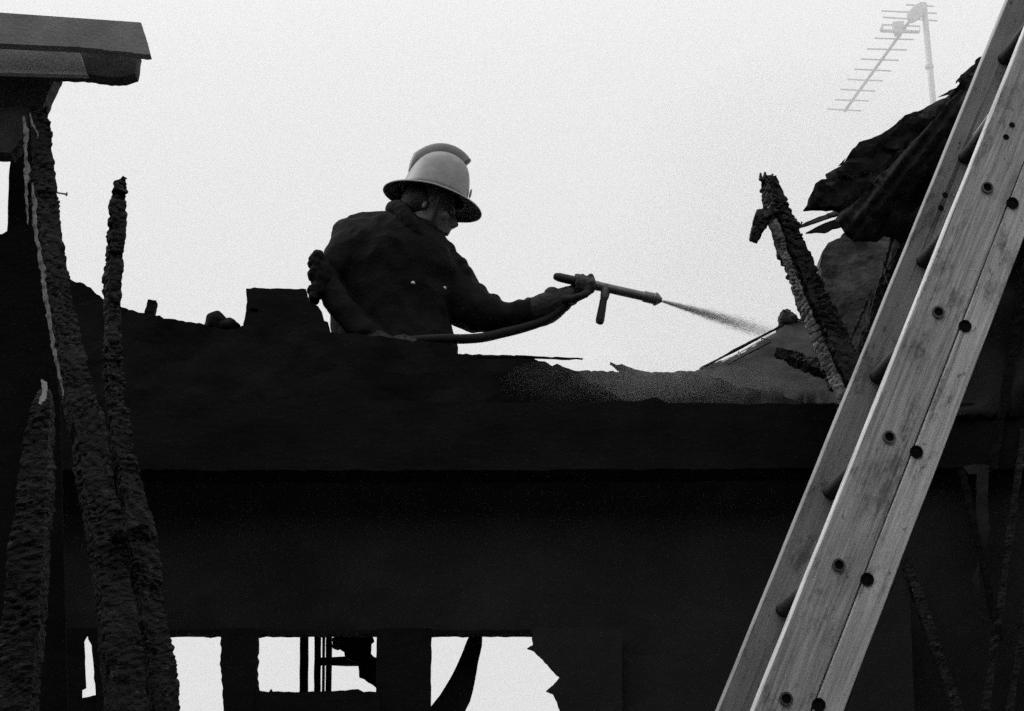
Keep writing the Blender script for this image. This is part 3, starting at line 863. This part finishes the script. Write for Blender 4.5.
# ============================================================ TELEVISION AERIAL beyond the smoke
def ac(cx, cy): return (820 + cx * 180 / 1024, cy * 120 / 683)
YA = 12.0
top = P(*ac(590, 20), YA)
aer = empty('television_aerial', (P(933, 104, YA).x, YA, 0), 'pale television aerial on a tall mast, blurred by smoke', 'aerial')
mdir = (P(933.5, 104, YA) - top)
foot = top + mdir * (top.z / -mdir.z)
from_bm('mast', tube_bm([foot, P(933.5, 104, YA), top], [0.026, 0.022, 0.022], 14), 'alu', aer, smooth=True)
from_bm('mast_clamp', tube_bm([P(*ac(620, 372), YA), P(*ac(623, 388), YA)], [0.03, 0.03], 14), 'alu', aer)
b0 = P(*ac(575, 30), YA - 0.03)
bd = ray(*ac(140, 632))
bend = CAM + bd * ((b0.z - CAM.z) / bd.z)
from_bm('boom', tube_bm([b0, bend], [0.0125, 0.0125], 8), 'alu', aer)
def on_boom(cx, cy):     # point on the boom nearest a picture row
    px, py = ac(cx, cy)
    best = min((abs(proj(b0.lerp(bend, k / 400))[1] - py), k) for k in range(401))
    return b0.lerp(bend, best[1] / 400)
def proj(p):
    q = p - CAM
    xx, yy, zz = q.x, -q.y * math.sin(TH) + q.z * math.cos(TH), q.y * math.cos(TH) + q.z * math.sin(TH)
    return (W / 2 + F * xx / zz, H / 2 - F * yy / zz)
els = [(350, 62, 665, 76), (358, 98, 668, 118), (310, 217, 535, 225), (268, 278, 495, 284), (232, 336, 448, 343), (192, 393, 406, 404), (157, 452, 358, 460),
       (117, 508, 316, 519), (85, 567, 278, 575), (42, 620, 236, 631), (490, 28, 650, 36)]
for a in els:
    c = on_boom(0, (a[1] + a[3]) / 2)
    from_bm('element', tube_bm([P(*ac(a[0], a[1]), c.y), P(*ac(a[2], a[3]), c.y)], [0.0058, 0.0058], 8), 'alu', aer)
c = on_boom(0, 160)
pts = [ac(345, 175), ac(358, 140), ac(570, 150), ac(565, 182), ac(345, 175)]
from_bm('folded_dipole', tube_bm([P(*p, c.y) for p in pts[1:4]], [0.006] * 3, 8), 'alu', aer)
from_bm('folded_dipole', tube_bm([P(*p, c.y - 0.02) for p in (pts[1], pts[0])], [0.010] * 2, 8), 'alu', aer)
from_bm('folded_dipole', tube_bm([P(*p, c.y - 0.02) for p in (pts[0], pts[3])], [0.013] * 2, 8), 'alu', aer)
slab('junction_box', [ac(415, 122), ac(480, 118), ac(470, 185), ac(430, 185)], c.y - 0.05, 0.06, 'alu', aer, step=9, amp=0)
slab('boom_bracket', [ac(505, 95), ac(500, 70), ac(540, 30), ac(575, 10), ac(600, 14), ac(608, 45), ac(575, 90), ac(530, 115)], YA - 0.04, 0.05, 'alu', aer, step=9, amp=0)

# ============================================================ FIREFIGHTER
YP = 6.75
S = mpp(YP) * 1.0
hip = P(392, 365, YP)
FLOOR = hip.z - 0.84
person = empty('person', (hip.x, YP, FLOOR), 'firefighter in dark tunic and pale crested helmet aiming a jet of water', 'person')
def Q(px, py, dy=0.0): return P(px, py, YP + dy)
def loft(rows, bm=None, seg=28, depth=0.62, dyf=None):
    """rows: (y, xl, xr, depth_m, dy) -> closed lofted trunk with the silhouette of the rows"""
    if bm is None: bm = bmesh.new()
    rings = []
    for y, xl, xr, dep, dy in rows:
        c = Q((xl + xr) / 2, y, dy); rx = (xr - xl) / 2 * S
        rings.append([bm.verts.new(c + Vector((rx * math.cos(a), dep * math.sin(a), 0))) for a in [2 * math.pi * j / seg for j in range(seg)]])
    for k in range(len(rings) - 1):
        for j in range(seg): bm.faces.new((rings[k][j], rings[k][(j + 1) % seg], rings[k + 1][(j + 1) % seg], rings[k + 1][j]))
    bm.faces.new(list(reversed(rings[0]))); bm.faces.new(rings[-1])
    return bm
def ptube(pts, bm, seg=18, k=5, scale=1.0):
    """pts: (px, py, dy, r_px)"""
    sp = smooth_path(pts, k)
    path = [Q(a, b, d) for a, b, d, r in sp]
    rr = [r * S * scale for a, b, d, r in sp]
    tube_bm(path, rr, seg, bm)
    ellipsoid_bm(path[0], (rr[0],) * 3, bm=bm, seg=14)
    ellipsoid_bm(path[-1], (rr[-1],) * 3, bm=bm, seg=14)
    return bm
# body (skin) --------------------------------------------------
ARM_L = [(432, 258, 0.10, 14), (455, 284, 0.07, 12), (478, 310, 0.02, 11), (505, 316, -0.02, 9), (530, 312, -0.03, 8), (552, 305, -0.03, 7)]
ARM_R = [(354, 248, -0.05, 10), (340, 264, -0.09, 8), (331, 280, -0.12, 6), (344, 307, -0.155, 6), (370, 336, -0.18, 5), (388, 346, -0.18, 5)]
tilt = Matrix.Rotation(rad(15), 3, 'Y')
HC = Q(430.5, 208.8)          # middle of the skull
HS = 1.09
def hp(x, y, z): return HC + tilt @ Vector((x * HS, y * HS, z * HS))
bm = bmesh.new()
ellipsoid_bm(hp(-0.012, 0, 0.035), (0.100, 0.077, 0.098), tilt, bm, 28)        # cranium
ellipsoid_bm(hp(0.022, 0, -0.040), (0.066, 0.060, 0.072), tilt, bm, 24)        # face
ellipsoid_bm(hp(0.036, 0, -0.088), (0.040, 0.045, 0.028), tilt, bm, 20)        # jaw
ellipsoid_bm(hp(0.064, 0, -0.104), (0.017, 0.021, 0.015), tilt, bm, 16)        # chin
tube_bm([hp(0.078, 0, 0.004), hp(0.098, 0, -0.028), hp(0.107, 0, -0.042)], [0.009, 0.0115, 0.0125], 12, bm)  # nose
ellipsoid_bm(hp(0.094, -0.010, -0.046), (0.010, 0.008, 0.007), tilt, bm, 12)
ellipsoid_bm(hp(0.094, 0.010, -0.046), (0.010, 0.008, 0.007), tilt, bm, 12)
ellipsoid_bm(hp(0.083, 0, -0.066), (0.012, 0.022, 0.0065), tilt, bm, 14)       # lips
ellipsoid_bm(hp(0.080, 0, -0.079), (0.012, 0.020, 0.0070), tilt, bm, 14)
ellipsoid_bm(hp(0.074, 0, 0.014), (0.018, 0.052, 0.012), tilt, bm, 16)         # brow
for s in (-1, 1):
    ellipsoid_bm(hp(-0.012, s * 0.076, -0.022), (0.012, 0.006, 0.022), tilt, bm, 16)   # ear
    ellipsoid_bm(hp(0.058, s * 0.040, -0.030), (0.024, 0.017, 0.020), tilt, bm, 14)    # cheek
ptube([(425, 222, 0.0, 17), (410, 240, 0.0, 17), (398, 258, 0.0, 20)], bm)
loft([(232, 375, 425, 0.04, 0), (242, 350, 436, 0.07, 0), (262, 342, 442, 0.11, 0), (300, 345, 440, 0.12, 0), (340, 345, 440, 0.12, 0), (375, 342, 445, 0.13, 0)], bm)
ptube(ARM_L, bm); ptube(ARM_R, bm)
for hx in (-0.10, 0.10):
    a = hip + Vector((hx * 0.6, hx * 0.9, -0.02))
    tube_bm([a, a + Vector((0.04, 0, -0.40)), a + Vector((0.0, 0, -0.80))], [0.085, 0.06, 0.042], 16, bm)
    ellipsoid_bm(Vector((a.x + 0.06, a.y, FLOOR + 0.05)), (0.12, 0.045, 0.045), None, bm, 14)
body = fused('body', bm, 'skin', 0.0065, person, 3)

# tunic --------------------------------------------------------
bm = bmesh.new()
loft([(214, 366, 412, 0.03, 0.0), (218, 350, 424, 0.06, 0), (222, 338, 434, 0.09, 0), (230, 331, 442, 0.13, 0), (243, 327, 450, 0.16, 0),
      (256, 325, 456, 0.18, 0), (272, 325, 460, 0.18, 0), (290, 328, 455, 0.17, 0), (306, 330, 452, 0.165, 0), (322, 331, 450, 0.165, 0), (338, 330, 455, 0.17, 0),
      (360, 327, 460, 0.18, 0), (400, 322, 466, 0.19, 0)], bm)
ptube([(430, 262, 0.10, 29), (447, 282, 0.07, 27), (464, 303, 0.03, 25), (480, 312, 0.0, 22), (502, 317, -0.02, 16.5), (524, 314, -0.03, 15), (538, 311, -0.03, 14)], bm)
ptube([(351, 246, -0.06, 20), (338, 262, -0.10, 18), (327, 279, -0.13, 13), (340, 306, -0.16, 13), (362, 330, -0.18, 13), (376, 342, -0.18, 12)], bm)
for k, (x, y, r) in enumerate([(459, 266, 9), (465, 276, 10), (478, 293, 10), (493, 303, 8), (530, 307, 8), (447, 252, 9)]):
    ellipsoid_bm(Q(x, y, 0.03), (r * S, 0.06, r * S), None, bm, 14)
coat = fused('tunic', bm, 'coat', 0.008, person, 3, folds=(0.0075, 0.060, (1.1, 1, 0.8)))
# crumpled elbow patch
bm = bmesh.new()
rs = random.Random(5)
for k in range(16):
    f = k / 15
    ellipsoid_bm(Q(315 + rs.uniform(-1.5, 5), 257 + 42 * f, -0.17), (rs.uniform(5, 8) * S, 0.04, rs.uniform(4, 7) * S), None, bm, 12)
ellipsoid_bm(Q(322, 277, -0.16), (11 * S, 0.05, 22 * S), None, bm, 14)
fused('elbow_padding', bm, 'coat', 0.006, person, 1, folds=(0.006, 0.02, (1, 1, 1)))
# collar
bm = bmesh.new()
ptube([(392, 209, -0.04, 7.5), (399, 208, -0.10, 7.5), (410, 222, -0.13, 7.5), (420, 239, -0.12, 7), (433, 252, -0.06, 5)], bm)
ptube([(393, 208, -0.03, 7.5), (400, 209, 0.08, 6.5), (420, 228, 0.12, 7), (436, 250, 0.06, 5)], bm)
ellipsoid_bm(Q(396, 209, -0.05), (8 * S, 0.05, 6.5 * S), None, bm, 16)
ellipsoid_bm(Q(405, 214, -0.03), (9 * S, 0.07, 8 * S), None, bm, 16)
fused('collar', bm, 'coat', 0.006, coat, 2, folds=(0.003, 0.02, (1, 1, 1)))
# buttons
for x, y in ((413, 283), (445, 288)):
    # set on the tunic's near surface
    d = ray(x, y).normalized()
    bpy.context.view_layer.update()
    o_loc = CAM - person.location
    hit, loc, nrm, idx = coat.ray_cast(o_loc, d)
    if hit:
        c = loc + person.location
        bm = bmesh.new()
        rot = nrm.to_track_quat('Z', 'Y').to_matrix()
        ellipsoid_bm(c, (0.0085, 0.0085, 0.004), rot, bm, 14)
        bb = from_bm('button', bm, 'button', person, origin=c, smooth=True)
        wl = bb.location.copy(); bb.parent = coat; bb.location = wl
# trousers and boots
for s, hx in ((0, -0.10), (1, 0.10)):
    a = hip + Vector((hx * 0.6, hx * 0.9, 0.0))
    if s == 0: bm = bmesh.new()
    tube_bm([a, a + Vector((0.04, 0, -0.42)), a + Vector((0.01, 0, -0.76))], [0.115, 0.088, 0.075], 18, bm)
ellipsoid_bm(hip, (0.19, 0.15, 0.14), None, bm, 20)
fused('trousers', bm, 'trousers', 0.012, person, 4, folds=(0.006, 0.06, (1, 1, 1)))
for hx in (-0.10, 0.10):
    a = hip + Vector((hx * 0.6, hx * 0.9, 0.0))
    bm = bmesh.new()
    tube_bm([Vector((a.x + .01, a.y, FLOOR + 0.30)), Vector((a.x, a.y, FLOOR + 0.10))], [0.072, 0.06], 16, bm)
    ellipsoid_bm(Vector((a.x + 0.065, a.y, FLOOR + 0.055)), (0.145, 0.056, 0.055), None, bm, 18)
    fused('boot', bm, 'rubber', 0.010, person, 3)

# helmet -------------------------------------------------------
BC = Q(432.5, 197.4)      # centre of the brim plane
htilt = Matrix.Rotation(rad(15.5), 3, 'Y') @ Matrix.Rotation(rad(-4), 3, 'X')
def surf(rings, closed_top=True):
    bm = bmesh.new()
    R_ = []
    for ring in rings: R_.append([bm.verts.new(BC + htilt @ Vector(p)) for p in ring])
    m = len(R_[0])
    for a in range(len(R_) - 1):
        for j in range(m): bm.faces.new((R_[a][j], R_[a][(j + 1) % m], R_[a + 1][(j + 1) % m], R_[a + 1][j]))
    return bm, R_
NS = 64
def ellipse(rx, ry, z, cx=0.0, droop=0.0, k=1.0):
    return [(cx + rx * math.cos(2 * math.pi * j / NS), ry * math.sin(2 * math.pi * j / NS), z - droop * abs(math.cos(2 * math.pi * j / NS)) ** 2) for j in range(NS)]
# shell: dome, outside then inside
dome = [(0.000, 1.0), (0.02, 0.985), (0.045, 0.955), (0.07, 0.91), (0.095, 0.845), (0.115, 0.77), (0.132, 0.67), (0.145, 0.55), (0.154, 0.42), (0.160, 0.27), (0.163, 0.12), (0.164, 0.02)]
RX, RY = 0.132, 0.106
dome = [(z * 1.28, f) for z, f in dome]
dome = [(z * 0.93, f ** 0.95) for z, f in dome]
rings = [ellipse(RX * f, RY * f, z, 0.004 + 0.10 * z * z) for z, f in dome]
inner = [ellipse(RX * f * 0.96, RY * f * 0.95, z * 0.96, 0.004 + 0.10 * z * z) for z, f in reversed(dome)]
bm, RR = surf(rings + inner + [rings[0]])
bmesh.ops.remove_doubles(bm, verts=bm.verts, dist=0.0002)
helmet = from_bm('helmet', bm, 'helmet', person, origin=BC, smooth=True)
helmet['label'] = 'pale rounded helmet with raised crest and wide drooping brim'
def hchild(name, bm, mat, smooth=True):
    o = from_bm(name, bm, mat, person, origin=BC, smooth=smooth)
    o.parent = helmet; o.location = (0, 0, 0)
    return o
def brim_ring(f, z0_, lip=0.0):
    out = []
    for j in range(NS):
        a = 2 * math.pi * j / NS
        ca, sa = math.cos(a), math.sin(a)
        rx = RX + (0.068 if ca > 0 else 0.066) * f
        ry = RY + 0.030 * f
        dz = -0.020 * f ** 1.5 * (0.6 + 0.4 * abs(ca)) + lip
        out.append((0.004 + rx * ca, ry * sa, z0_ + dz))
    return out
ftop = [brim_ring(f, 0.004) for f in (0.0, 0.25, 0.5, 0.75, 0.95)]
edge = [brim_ring(1.0, 0.001), brim_ring(1.0, -0.003)]
bm, RR = surf(ftop + edge + [brim_ring(0.94, -0.0035), brim_ring(0.9, -0.004)])
hchild('brim', bm, 'helmet')
bm, RR = surf([brim_ring(0.93, -0.0045), brim_ring(0.6, -0.0035), brim_ring(0.3, -0.003), brim_ring(0.0, -0.003), [(x * 0.93, y * 0.93, 0.02) for x, y, z in brim_ring(0, 0)],
               [(x * 0.7, y * 0.7, 0.07) for x, y, z in brim_ring(0, 0)], [(x * 0.1, y * 0.1, 0.09) for x, y, z in brim_ring(0, 0)]])
hchild('brim_lining', bm, 'helmet_under')
# crest: a raised fore-and-aft comb with a thick rounded section
bm = bmesh.new()
prev = None
nC = 40
rows_ = []
for i in range(nC + 1):
    t = i / nC
    a = rad(162 - 108 * t)           # from the back over the top to the front
    # point on dome profile in the x-z plane
    cx = 0.002 + 0.124 * math.cos(a); cz = 0.024 + 0.176 * math.sin(a)
    hgt = 0.020 * math.sin(math.pi * min(1, t * 1.15 + 0.02)) ** 0.5 if t < 0.85 else 0.020 * (0.75 + 0.25 * (1 - t) / 0.15)
    hgt = 0.006 + 0.034 * min(1, t * 5)
    nx, nz = math.cos(a), math.sin(a)
    w = 0.017 + 0.014 * math.sin(math.pi * min(1.0, t + 0.05))
    row = []
    for (sy, sh) in ((-1.25, -0.9), (-1.0, 0.45), (-0.75, 0.85), (-0.35, 1.0), (0.35, 1.0), (0.75, 0.85), (1.0, 0.45), (1.25, -0.9)):
        row.append(bm.verts.new(BC + htilt @ Vector((cx + nx * hgt * sh, sy * w, cz + nz * hgt * sh))))
    rows_.append(row)
for i in range(nC):
    for j in range(7): bm.faces.new((rows_[i][j], rows_[i][j + 1], rows_[i + 1][j + 1], rows_[i + 1][j]))
    bm.faces.new((rows_[i][7], rows_[i][0], rows_[i + 1][0], rows_[i + 1][7]))
bm.faces.new(rows_[0]); bm.faces.new(rows_[-1])
hchild('crest', bm, 'helmet_crest')
bm = bmesh.new()
ellipsoid_bm(BC + htilt @ Vector((0.137, 0, 0.056)), (0.004, 0.022, 0.018), htilt, bm, 16)
hchild('badge', bm, 'steel')
bm = bmesh.new()
sp = [hp(0.030, -0.083, 0.02), hp(0.032, -0.072, -0.03), hp(0.030, -0.058, -0.085), hp(0.034, -0.030, -0.118), hp(0.036, 0.0, -0.124), hp(0.034, 0.030, -0.118), hp(0.030, 0.058, -0.085), hp(0.032, 0.072, -0.03), hp(0.030, 0.083, 0.02)]
sp = [Vector(q) for q in smooth_path([tuple(q) for q in sp], 5)]
tube_bm(sp, [0.0085] * len(sp), 8, bm)
hchild('chin_strap', bm, 'leather')
# eyes and hair below the brim
for s in (-1, 1):
    bm = ellipsoid_bm(hp(0.080, s * 0.030, -0.008), (0.010, 0.012, 0.009), tilt, None, 14)
    from_bm('eye', bm, 'button' if False else 'plaster', person, smooth=True)
bm = bmesh.new()
ellipsoid_bm(hp(-0.034, 0, 0.02), (0.084, 0.081, 0.090), tilt, bm, 24)
fused('hair', bm, 'leather', 0.007, person, 1, folds=(0.003, 0.01, (1, 1, 1)))

# branch pipe (nozzle) -----------------------------------------
br = empty('branch_nozzle', Q(590, 292, -0.05), 'metal hose branch with pistol grip held out in gloved hands', 'hose nozzle')
NY = -0.05
def nz_(name, pts, mat, seg=18):
    """pts (px, py, r_px) straight lathe along the branch axis"""
    bm = tube_bm([Q(a, b, NY) for a, b, r in pts], [max(0.0004, r * S) for a, b, r in pts], seg)
    return from_bm(name, bm, mat, br, smooth=False)
ax = lambda x: 276.6 + (x - 556) * (300.0 - 276.6) / (660 - 556)
nz_('rear_tube', [(553.5, ax(553.5), 2.0), (555, ax(555), 3.6), (559, ax(559), 4.6), (575, ax(575), 4.8), (590, ax(590), 4.8)], 'rubber')
nz_('barrel', [(588, ax(588), 4.6), (598, ax(598), 5.0), (600, ax(600), 4.7), (644, ax(644), 4.7)], 'brass', 22)
nz_('barrel_collar', [(643, ax(643), 4.6), (643.6, ax(643.6), 5.6), (653, ax(653), 5.8), (654, ax(654), 5.0)], 'brass', 22)
nz_('tip', [(653.4, ax(653.4), 5.0), (654.5, ax(654.5), 6.8), (656.5, ax(656.5), 6.8), (659.5, ax(659.5), 4.2), (662, ax(662), 2.2)], 'brass', 22)
nz_('grip_mount', [(606.5, 286, 4.8), (605.5, 292, 4.8), (604.5, 297, 4.4), (604, 299, 3.9)], 'brass', 14)
nz_('pistol_grip', [(604.3, 297, 3.2), (603.3, 301, 3.7), (602, 309, 4.0), (600, 320, 4.4), (599.5, 323, 3.8), (599.2, 324, 2.0)], 'rubber', 14)

# gloves: palm, four fingers, thumb ----------------------------
def hand(name, wrist, palm, fingers, thumb, cuff, knobs=()):
    bm = bmesh.new()
    ptube([wrist, palm[0], palm[1]], bm, 16, 4)
    ellipsoid_bm(Q(*palm[1][:3]), (10 * S, 0.036, 8.5 * S), Matrix.Rotation(rad(-15), 3, 'Y'), bm, 16)
    for f in fingers: ptube(f, bm, 10, 4)
    ptube(thumb, bm, 10, 4)
    ptube(cuff, bm, 18, 4)
    for x, y, d, r in knobs: ellipsoid_bm(Q(x, y, d), (r * S, r * S * 1.2, r * S * 1.15), None, bm, 12)
    return fused(name, bm, 'glove', 0.0042, person, 1, folds=(0.002, 0.015, (1, 1, 1)))
fl = []
for k, x in enumerate((577, 582.2, 587, 591.8)):
    r = (2.6, 2.8, 2.7, 3.0)[k]
    yc = ax(x)
    # knuckle below the pipe on the far side, over the top, tip on the near side
    fl.append([(x - 6, yc + 10, 0.0, r + 0.4), (x - 1.5, yc + 3, 0.0, r + 0.2), (x, yc - 5.4, -0.035, r), (x + 1, yc - 1.5, -0.088, r), (x + 0.5, yc + 6, -0.090, r * 0.9)])
hand('glove', (548, 305, -0.03, 12), [(558, 300, -0.03, 11), (573, 294, -0.02, 9.5)], fl,
     [(564, 300, -0.06, 5), (573, 299, -0.10, 4.4), (583, 295, -0.105, 4.0), (589, 291.5, -0.09, 3.4)],
     [(528, 313, -0.03, 14.5), (540, 311, -0.03, 16), (551, 306, -0.03, 15.5), (561, 301, -0.03, 12)],
     [(583, 276.8, -0.05, 3.0), (590.8, 278, -0.05, 4.0), (588.5, 290, -0.09, 4.0), (591, 284, -0.09, 4.2), (552, 298, -0.03, 10), (571, 297, -0.05, 8)])
fr_ = []
for k, x in enumerate((394, 400, 406, 412)):
    r = (2.8, 3.0, 2.8, 2.5)[k]
    fr_.append([(x - 8, 345, -0.18, r), (x - 1, 341, -0.20, r), (x + 2, 338, -0.235, r), (x + 2, 343, -0.265, r), (x - 3, 349, -0.24, r * 0.9)])
hand('glove', (380, 344, -0.18, 10), [(386, 346, -0.18, 9.5), (397, 346, -0.18, 8.5)], fr_,
     [(388, 343, -0.20, 4.2), (397, 339, -0.23, 3.6), (405, 337, -0.25, 3.0)],
     [(368, 337, -0.18, 12), (376, 342, -0.18, 12.5), (384, 345, -0.18, 11.5)])
# hose ---------------------------------------------------------
hs = smooth_path([(250, 420, 0.1, 5.2), (320, 372, -0.10, 5.2), (370, 350, -0.20, 5.2), (405, 342, -0.24, 5.0), (440, 339, -0.23, 4.8), (463, 339, -0.20, 4.8), (483, 337.5, -0.16, 4.8),
                  (503, 333, -0.12, 4.8), (525, 327.5, -0.09, 4.6), (546, 320, -0.07, 4.2), (563, 308, -0.06, 4.0), (575, 296, -0.055, 3.8), (586, 287, -0.05, 3.4)], 8)
bm = tube_bm([Q(a, b, d) for a, b, d, r in hs], [r * S for a, b, d, r in hs], 14)
o = from_bm('fire_hose', bm, 'hose', smooth=True)
tag(o, 'slim dark fire hose running under the firefighter’s arm to the nozzle', 'hose')
# floor behind the wall
bm = box_bm((-2.4, 6.2, FLOOR - 0.03), (2.6, 6.95, FLOOR))
o = from_bm('attic_floor', bm, 'soot'); tag(o, kind='structure')

# water jet: thousands of separate drops flying out of the nozzle
bm = bmesh.new()
rs = random.Random(11)
p0 = Q(662.5, 301.2, NY); p1 = P(778, 333.5, YP + 0.35)
ax_d = (p1 - p0); Lj = ax_d.length; xd, yd, zd = frame_for(ax_d, Vector((0, 1, 0)))
for k in range(30000):
    f = rs.random() ** 0.85
    R_ = (1.0 + 9.5 * f) * S
    sg = R_ * 0.48
    a, b = rs.gauss(0, sg), rs.gauss(0, sg)
    drop = Vector((0, 0, -0.012)) * f * f
    c = p0 + ax_d * f + xd * a + yd * b + drop
    if rs.random() < f ** 1.3 * 0.93: continue
    dl = rs.uniform(0.004, 0.014) ; r = rs.uniform(0.00010, 0.00026)
    dd = (ax_d / Lj + (xd * a + yd * b) * 0.6).normalized()
    u, v, w = frame_for(dd, Vector((0, 1, 0)))
    vs = [bm.verts.new(c - dd * dl), bm.verts.new(c + u * r), bm.verts.new(c - u * 0.5 * r + v * r), bm.verts.new(c - u * 0.5 * r - v * r), bm.verts.new(c + dd * dl)]
    for q in ((0, 2, 1), (0, 3, 2), (0, 1, 3), (4, 1, 2), (4, 2, 3), (4, 3, 1)): bm.faces.new([vs[i] for i in q])
me = bpy.data.meshes.new('water_spray')
bm.to_mesh(me); bm.free()
o = link('water_spray', me, 'water')
tag(o, 'fine fan of water drops shooting right from the nozzle', 'water spray', kind='stuff')

# ============================================================ SMOKE
bm = box_bm((-14, 8.6, -0.5), (14, 11.4, 9.0))
sm = from_bm('smoke', bm, volume_mat('smoke_bank', 0.35, color=0.97, aniso=0.2))
tag(sm, 'bank of pale smoke drifting behind the roof', 'smoke', kind='stuff')
for k, (x, y, Y, rx, ry, rz, dn, lb) in enumerate([
        (655, 384, 6.10, 0.50, 0.16, 0.085, 0.13, 'wisp of pale smoke lying over the roof edge right of the firefighter'),
        (640, 380, 6.08, 0.30, 0.13, 0.060, 0.22, 'small dense puff of smoke on the roof edge below the spray'),
        (720, 388, 6.12, 0.42, 0.12, 0.070, 0.08, 'low wisp of smoke at the foot of the slate roof slope'),
        (880, 250, 7.70, 1.25, 0.55, 0.95, 0.22, 'faint plume of smoke rising behind the leaning rafter')]):
    bm = bmesh.new()
    bmesh.ops.create_uvsphere(bm, u_segments=32, v_segments=20, radius=1)
    for v in bm.verts: v.co *= 1 + 0.35 * noise.noise(v.co * 1.7 + Vector((k * 3, 0, 0)))
    me = bpy.data.meshes.new('smoke_wisp'); bm.to_mesh(me); bm.free()
    o = link('smoke_wisp', me, volume_mat('smoke_wisp', dn, color=0.95, aniso=0.2))
    o.location = P(x, y, Y); o.scale = (rx, ry, rz)
    tag(o, lb, 'smoke', kind='stuff')
